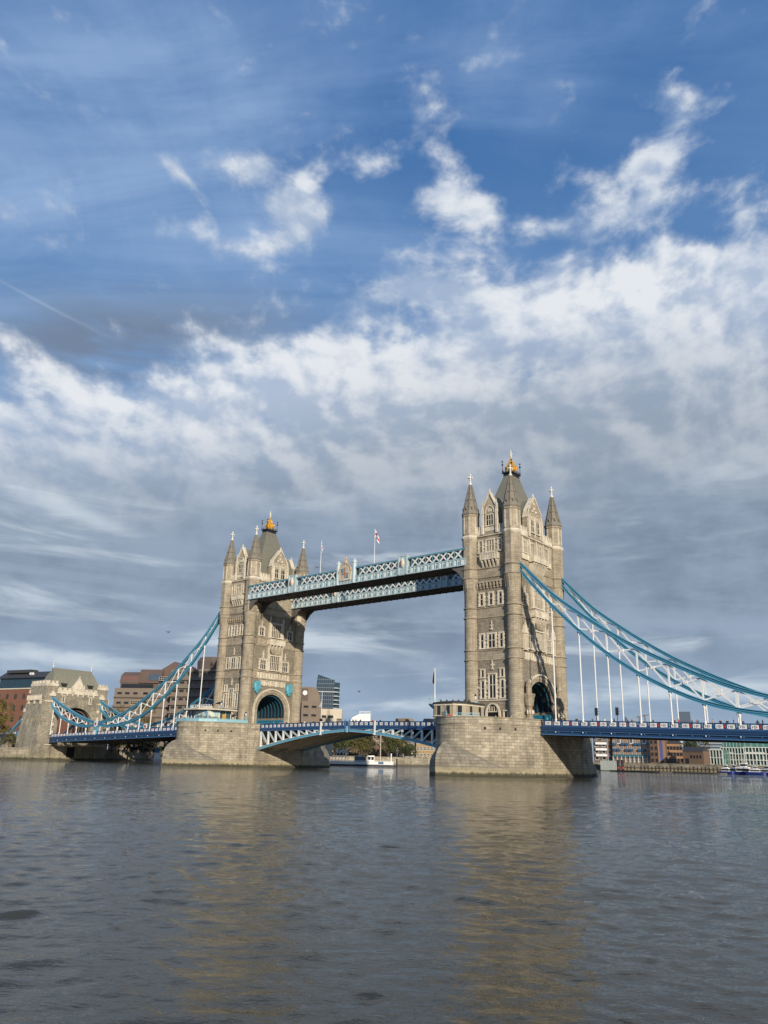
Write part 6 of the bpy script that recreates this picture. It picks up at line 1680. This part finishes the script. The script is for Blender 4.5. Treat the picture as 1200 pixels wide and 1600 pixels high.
M = fr(992, 372, -.33); q = mm('boat_dark'); hull(q, M, 26, 4, .4); solo(q, 'cargo_barge', 'long low dark barge moored before the orange warehouse', 'barge')
M = fr(1093, 368, -.26); q = mm('spire_stone'); hull(q, M, 24, 4, .4); solo(q, 'mud_barge', 'long low brown barge moored before the white-green flats', 'barge')
for px, l in ((966, 'left one of two dark mooring dolphins before the orange warehouse'), (972.5, 'right one of two dark mooring dolphins before the orange warehouse')):
    p = at(px, 1195, 378); q = mm('boat_dark'); q.lathe(p.x, p.y, [(.6, -1), (.6, 4.4), (.75, 4.5), (.7, 4.8)], 8); q.mat('red_paint'); q.lathe(p.x, p.y, [(.62, 1.2), (.62, 1.8)], 8); solo(q, 'mooring_dolphin', l, 'mooring', 'mooring dolphins')
a, c = at(938, 1195, 400), at(966, 1195, 392); M, L = facing(938, 966, 392, 390)
q = mm('pale_render'); q.M = M
for i in range(12): q.box(L*i/12, L*(i+.72)/12, 0, .6, .4, 4.4)
q.box(0, L, .2, .5, .2, 4.0); solo(q, 'pale_hoarding', 'pale slatted river frontage at the foot of the white balconies', 'hoarding')

# ------------------------------------------------------------------ vehicles on the bridge
def car(x, y, z, mat, label, L=4.4, H=1.45, cat='car', van=False):
    r = thing('parked_van' if van else 'car', (x, y, z), label, cat)
    b = mm(mat); b.M = Matrix.Translation((x, y, z))
    prof = [(-L/2, .35), (-L/2, .85), (-L*.42, .98), (-L*.28, 1.0), (-L*.18, H), (L*.2, H), (L*.33, 1.0), (L*.47, .88), (L/2, .7), (L/2, .35)] if not van else [(-L/2, .4), (-L/2, H-.15), (-L*.46, H), (L*.3, H), (L*.4, 1.3), (L/2, 1.0), (L/2, .4)]
    b.loft([[(p, -.85, q) for p, q in prof], [(p, -.78 , q+.001) for p, q in prof], [(p, .85, q) for p, q in prof]]); b.build('body', r)
    g_ = mm('dark_glass'); g_.M = b.M; pr = [(-L*.25, 1.02), (-L*.17, H-.08), (L*.19, H-.08), (L*.3, 1.02)] if not van else [(L*.1, 1.3), (L*.1, H-.2), (L*.29, H-.2), (L*.36, 1.3)]
    g_.loft([[(p, -.87, q) for p, q in pr], [(p, .87, q) for p, q in pr]]); g_.build('side_window', r)
    for sx_ in (-.31, .31):
        for sy in (-.8, .8):
            w = mm('rubber'); w.M = Matrix(((1,0,0,x+sx_*L),(0,0,1,y+sy),(0,-1,0,z+.33),(0,0,0,1))); w.lathe(0, 0, [(.33, -.1), (.33, .1)], 12); w.mat('steel_glass'); w.lathe(0, 0, [(.18, -.12), (.18, .12)], 8); w.build('wheel', r)
    for sy in (-.6, .6): h = mm('lamp_glass'); h.M = b.M; h.box(L/2-.02, L/2+.03, sy-.15, sy+.15, .62, .76); h.build('headlight', r)
rz = lambda x: 10.9-1.1-.42*(abs(x)/30.6)**1.2
car(13.6, -3.2, rz(13.6)+.05, 'car_tan', 'tan van crossing the right leaf of the drawbridge', 4.8, 2.0, 'van', True)
car(20.2, -3.2, rz(20)+.05, 'car_black', 'black taxi crossing the right leaf of the drawbridge', 4.6, 1.95)
car(26.9, -4.0, rz(27)+.05, 'car_red', 'red car near the nearer pier on the drawbridge', 4.3, 1.75)
# ------------------------------------------------------------------ people on the footways
def person_mesh(pose, top, legs, hair='hair'):
    """one continuous skinned figure, 1.72 m tall, feet at the origin, facing -y"""
    me = bpy.data.meshes.new('person')
    st = .16 if pose == 'walk' else .02; lean = .1 if pose == 'lean' else 0
    J = dict(pel=(0, 0, .93, .135), wai=(0, -.01-lean*.3, 1.08, .125), che=(0, -.02-lean, 1.30, .155), nec=(0, -.02-lean*1.2, 1.46, .065), hea=(0, -.04-lean*1.3, 1.58, .095), top=(0, -.03-lean*1.3, 1.68, .075),
             hL=(.10, 0, .88, .10), kL=(.11, -st*.5-.02, .49, .068), aL=(.11, -st+.04, .09, .045), tL=(.12, -st-.10, .045, .04),
             hR=(-.10, 0, .88, .10), kR=(-.11, st*.3-.02, .49, .068), aR=(-.11, st+.04, .10, .045), tR=(-.12, st-.10, .045, .04),
             sL=(.19, -.01-lean, 1.38, .062), eL=(.25, .03 if pose != 'lean' else -.14, 1.12, .045), wL=(.25, -.09 if pose != 'lean' else -.36, .92 if pose != 'lean' else 1.06, .033), fL=(.25, -.12 if pose != 'lean' else -.44, .84 if pose != 'lean' else 1.05, .035),
             sR=(-.19, -.01-lean, 1.38, .062), eR=(-.25, -.02 if pose != 'lean' else -.14, 1.12, .045), wR=(-.25, .05 if pose != 'lean' else -.36, .90 if pose != 'lean' else 1.06, .033), fR=(-.25, .07 if pose != 'lean' else -.44, .82 if pose != 'lean' else 1.05, .035))
    E = 'pel-wai wai-che che-nec nec-hea hea-top pel-hL hL-kL kL-aL aL-tL pel-hR hR-kR kR-aR aR-tR che-sL sL-eL eL-wL wL-fL che-sR sR-eR eR-wR wR-fR'.split()
    K = list(J); me.from_pydata([J[k][:3] for k in K], [tuple(K.index(a) for a in e.split('-')) for e in E], [])
    o = bpy.data.objects.new('person_tmp', me); C.objects.link(o)
    sk = o.modifiers.new('skin', 'SKIN'); sk.use_smooth_shade = True
    for i, k in enumerate(K): me.skin_vertices[0].data[i].radius = (J[k][3], J[k][3]*(.8 if k in ('che', 'wai', 'pel') else 1)); me.skin_vertices[0].data[i].use_root = (k == 'pel')
    sb = o.modifiers.new('sub', 'SUBSURF'); sb.levels = 1; sb.render_levels = 1
    dg = bpy.context.evaluated_depsgraph_get(); dg.update()
    ev = bpy.data.meshes.new_from_object(o.evaluated_get(dg)); bpy.data.objects.remove(o)
    ev.materials.clear()
    for nm in (top, legs, 'skin', hair): ev.materials.append(MAT[nm])
    for p in ev.polygons:
        c = p.center; p.use_smooth = True
        p.material_index = 1 if c.z < .95 else (0 if c.z < 1.47 else 2)
        if abs(c.x) > .2 and c.z < .93+(.2 if pose == 'lean' else 0) and (c.z > .78) and (pose != 'lean' or c.y < -.3): p.material_index = 2
        if c.z > 1.62 or (c.z > 1.5 and c.y > -.03-lean): p.material_index = 3
    return ev
PM = {}
def person(x, y, z, face, pose, top, legs, label, group=None):
    k = (pose, top, legs)
    if k not in PM: PM[k] = person_mesh(*k)
    o = bpy.data.objects.new('person', PM[k]); C.objects.link(o); o.location = (x, y, z); o.rotation_euler = (0, 0, face)
    tag(o, label, 'person', group)
rnd = random.Random(11)
cols = {'cloth_red': 'red', 'cloth_dark': 'black', 'cloth_blue': 'blue', 'cloth_tan': 'tan', 'cloth_white': 'white', 'cloth_teal': 'teal', 'cloth_orange': 'orange'}
pose_word = {'walk': 'walking', 'lean': 'leaning', 'stand': 'standing'}
nth = ['first', 'second', 'third', 'fourth', 'fifth', 'sixth', 'seventh', 'eighth', 'ninth', 'tenth']
def crowd(xs, yf, zf, tops, poses, where):
    seen = {}
    for i, x in enumerate(xs):
        tp, ps = tops[i % len(tops)], poses[i % len(poses)]
        person(x, yf, zf(x), {'walk': (PI/2 if i % 2 else -PI/2), 'lean': 0, 'stand': .3}[ps], ps, tp, 'cloth_dark' if i % 3 else 'cloth_blue', '%s from left, person in %s %s %s' % (nth[i], cols[tp], pose_word[ps], where), 'people on the bridge')
crowd([52.6, 53.4, 55.6, 62.0, 66.3, 77.4, 78.2, 80.5, 81.4], -8.2, lambda x: ztop(x)-1.02, ['cloth_teal', 'cloth_dark', 'cloth_dark', 'cloth_blue', 'cloth_dark', 'cloth_dark', 'cloth_red', 'cloth_dark', 'cloth_tan'], ['walk', 'walk', 'stand'], 'on the right deck')
crowd([84.0, 85.3, 86.4, 87.4, 88.9, 91.2, 92.0], -8.2, lambda x: ztop(x)-1.02, ['cloth_tan', 'cloth_dark', 'cloth_dark', 'cloth_white', 'cloth_blue', 'cloth_dark', 'cloth_dark'], ['walk', 'lean', 'stand'], 'at the far right end of the deck')
crowd([58.4, 64.1, 69.5, 73.3], -7.4, lambda x: ztop(x)-1.02, ['cloth_dark', 'cloth_white', 'cloth_tan', 'cloth_dark'], ['stand', 'walk'], 'between white hangers on the right deck')
crowd([-28.5, -26.4, -24.0, -21.5, -19.8, -16.4, -15.2, -12.0], -7.2, lambda x: rz(x)+.1, ['cloth_dark', 'cloth_blue', 'cloth_red', 'cloth_dark', 'cloth_tan', 'cloth_dark', 'cloth_white', 'cloth_dark'], ['walk', 'stand', 'walk', 'lean'], 'on the left drawbridge leaf')
crowd([.9, 1.8, 3.3, 7.0, 7.8, 9.4, 29.2], -7.2, lambda x: rz(x)+.1, ['cloth_dark', 'cloth_tan', 'cloth_dark', 'cloth_red', 'cloth_dark', 'cloth_blue', 'cloth_dark'], ['walk', 'stand', 'lean'], 'on the right drawbridge leaf')
crowd([44.6, 45.5, 46.3, 48.1], -14.2, lambda x: 9.66, ['cloth_orange', 'cloth_tan', 'cloth_orange', 'cloth_tan'], ['stand', 'walk'], 'behind the nearer pier parapet')
crowd([39.4, 40.3], -23.0, lambda x: 9.66, ['cloth_red', 'cloth_red'], ['stand', 'walk'], 'before the stone cabin')
crowd([-49.5, -50.3, -47.0], -17.5, lambda x: 10.1, ['cloth_dark', 'cloth_orange', 'cloth_white'], ['stand', 'lean'], 'at the left end of the farther pier')
# ------------------------------------------------------------------ birds
def bird(px, py, D, label, s=1.0):
    p = at(px, py, D); rr = D/140*s
    q = mm('gull'); q.M = Matrix.Translation(p) @ Matrix.Rotation(rnd.uniform(0, 3), 4, 'Z') @ Matrix.Scale(rr*.85, 4)
    q.loft([[(x, r*math.cos(2*PI*i/6), r*math.sin(2*PI*i/6)) for i in range(6)] for x, r in ((-.32, .02), (-.2, .06), (0, .09), (.18, .07), (.26, .045), (.34, .03))])
    for sg in (-1, 1): q.loft([[(.08, sg*.05, .04), (-.1, sg*.05, .04), (-.1, sg*.05, .06), (.08, sg*.05, .06)], [(.10, sg*.35, .22), (-.06, sg*.35, .22), (-.06, sg*.35, .24), (.10, sg*.35, .24)], [(-.05, sg*.72, .12), (-.10, sg*.72, .12), (-.10, sg*.72, .13), (-.05, sg*.72, .13)]])
    q.add([(-.3, 0, 0), (-.5, .09, 0), (-.5, -.09, 0.01)], [(0, 1, 2)])
    solo(q, 'flying_bird', label, 'bird', 'gulls in the air')
bird(561, 1081, 150, 'dark bird flying above the middle of the drawbridge')
bird(263, 988, 150, 'small dark bird in the sky left of the farther tower')
bird(495, 887, 150, 'dark bird flying beside the left flagpole, near the farther tower')
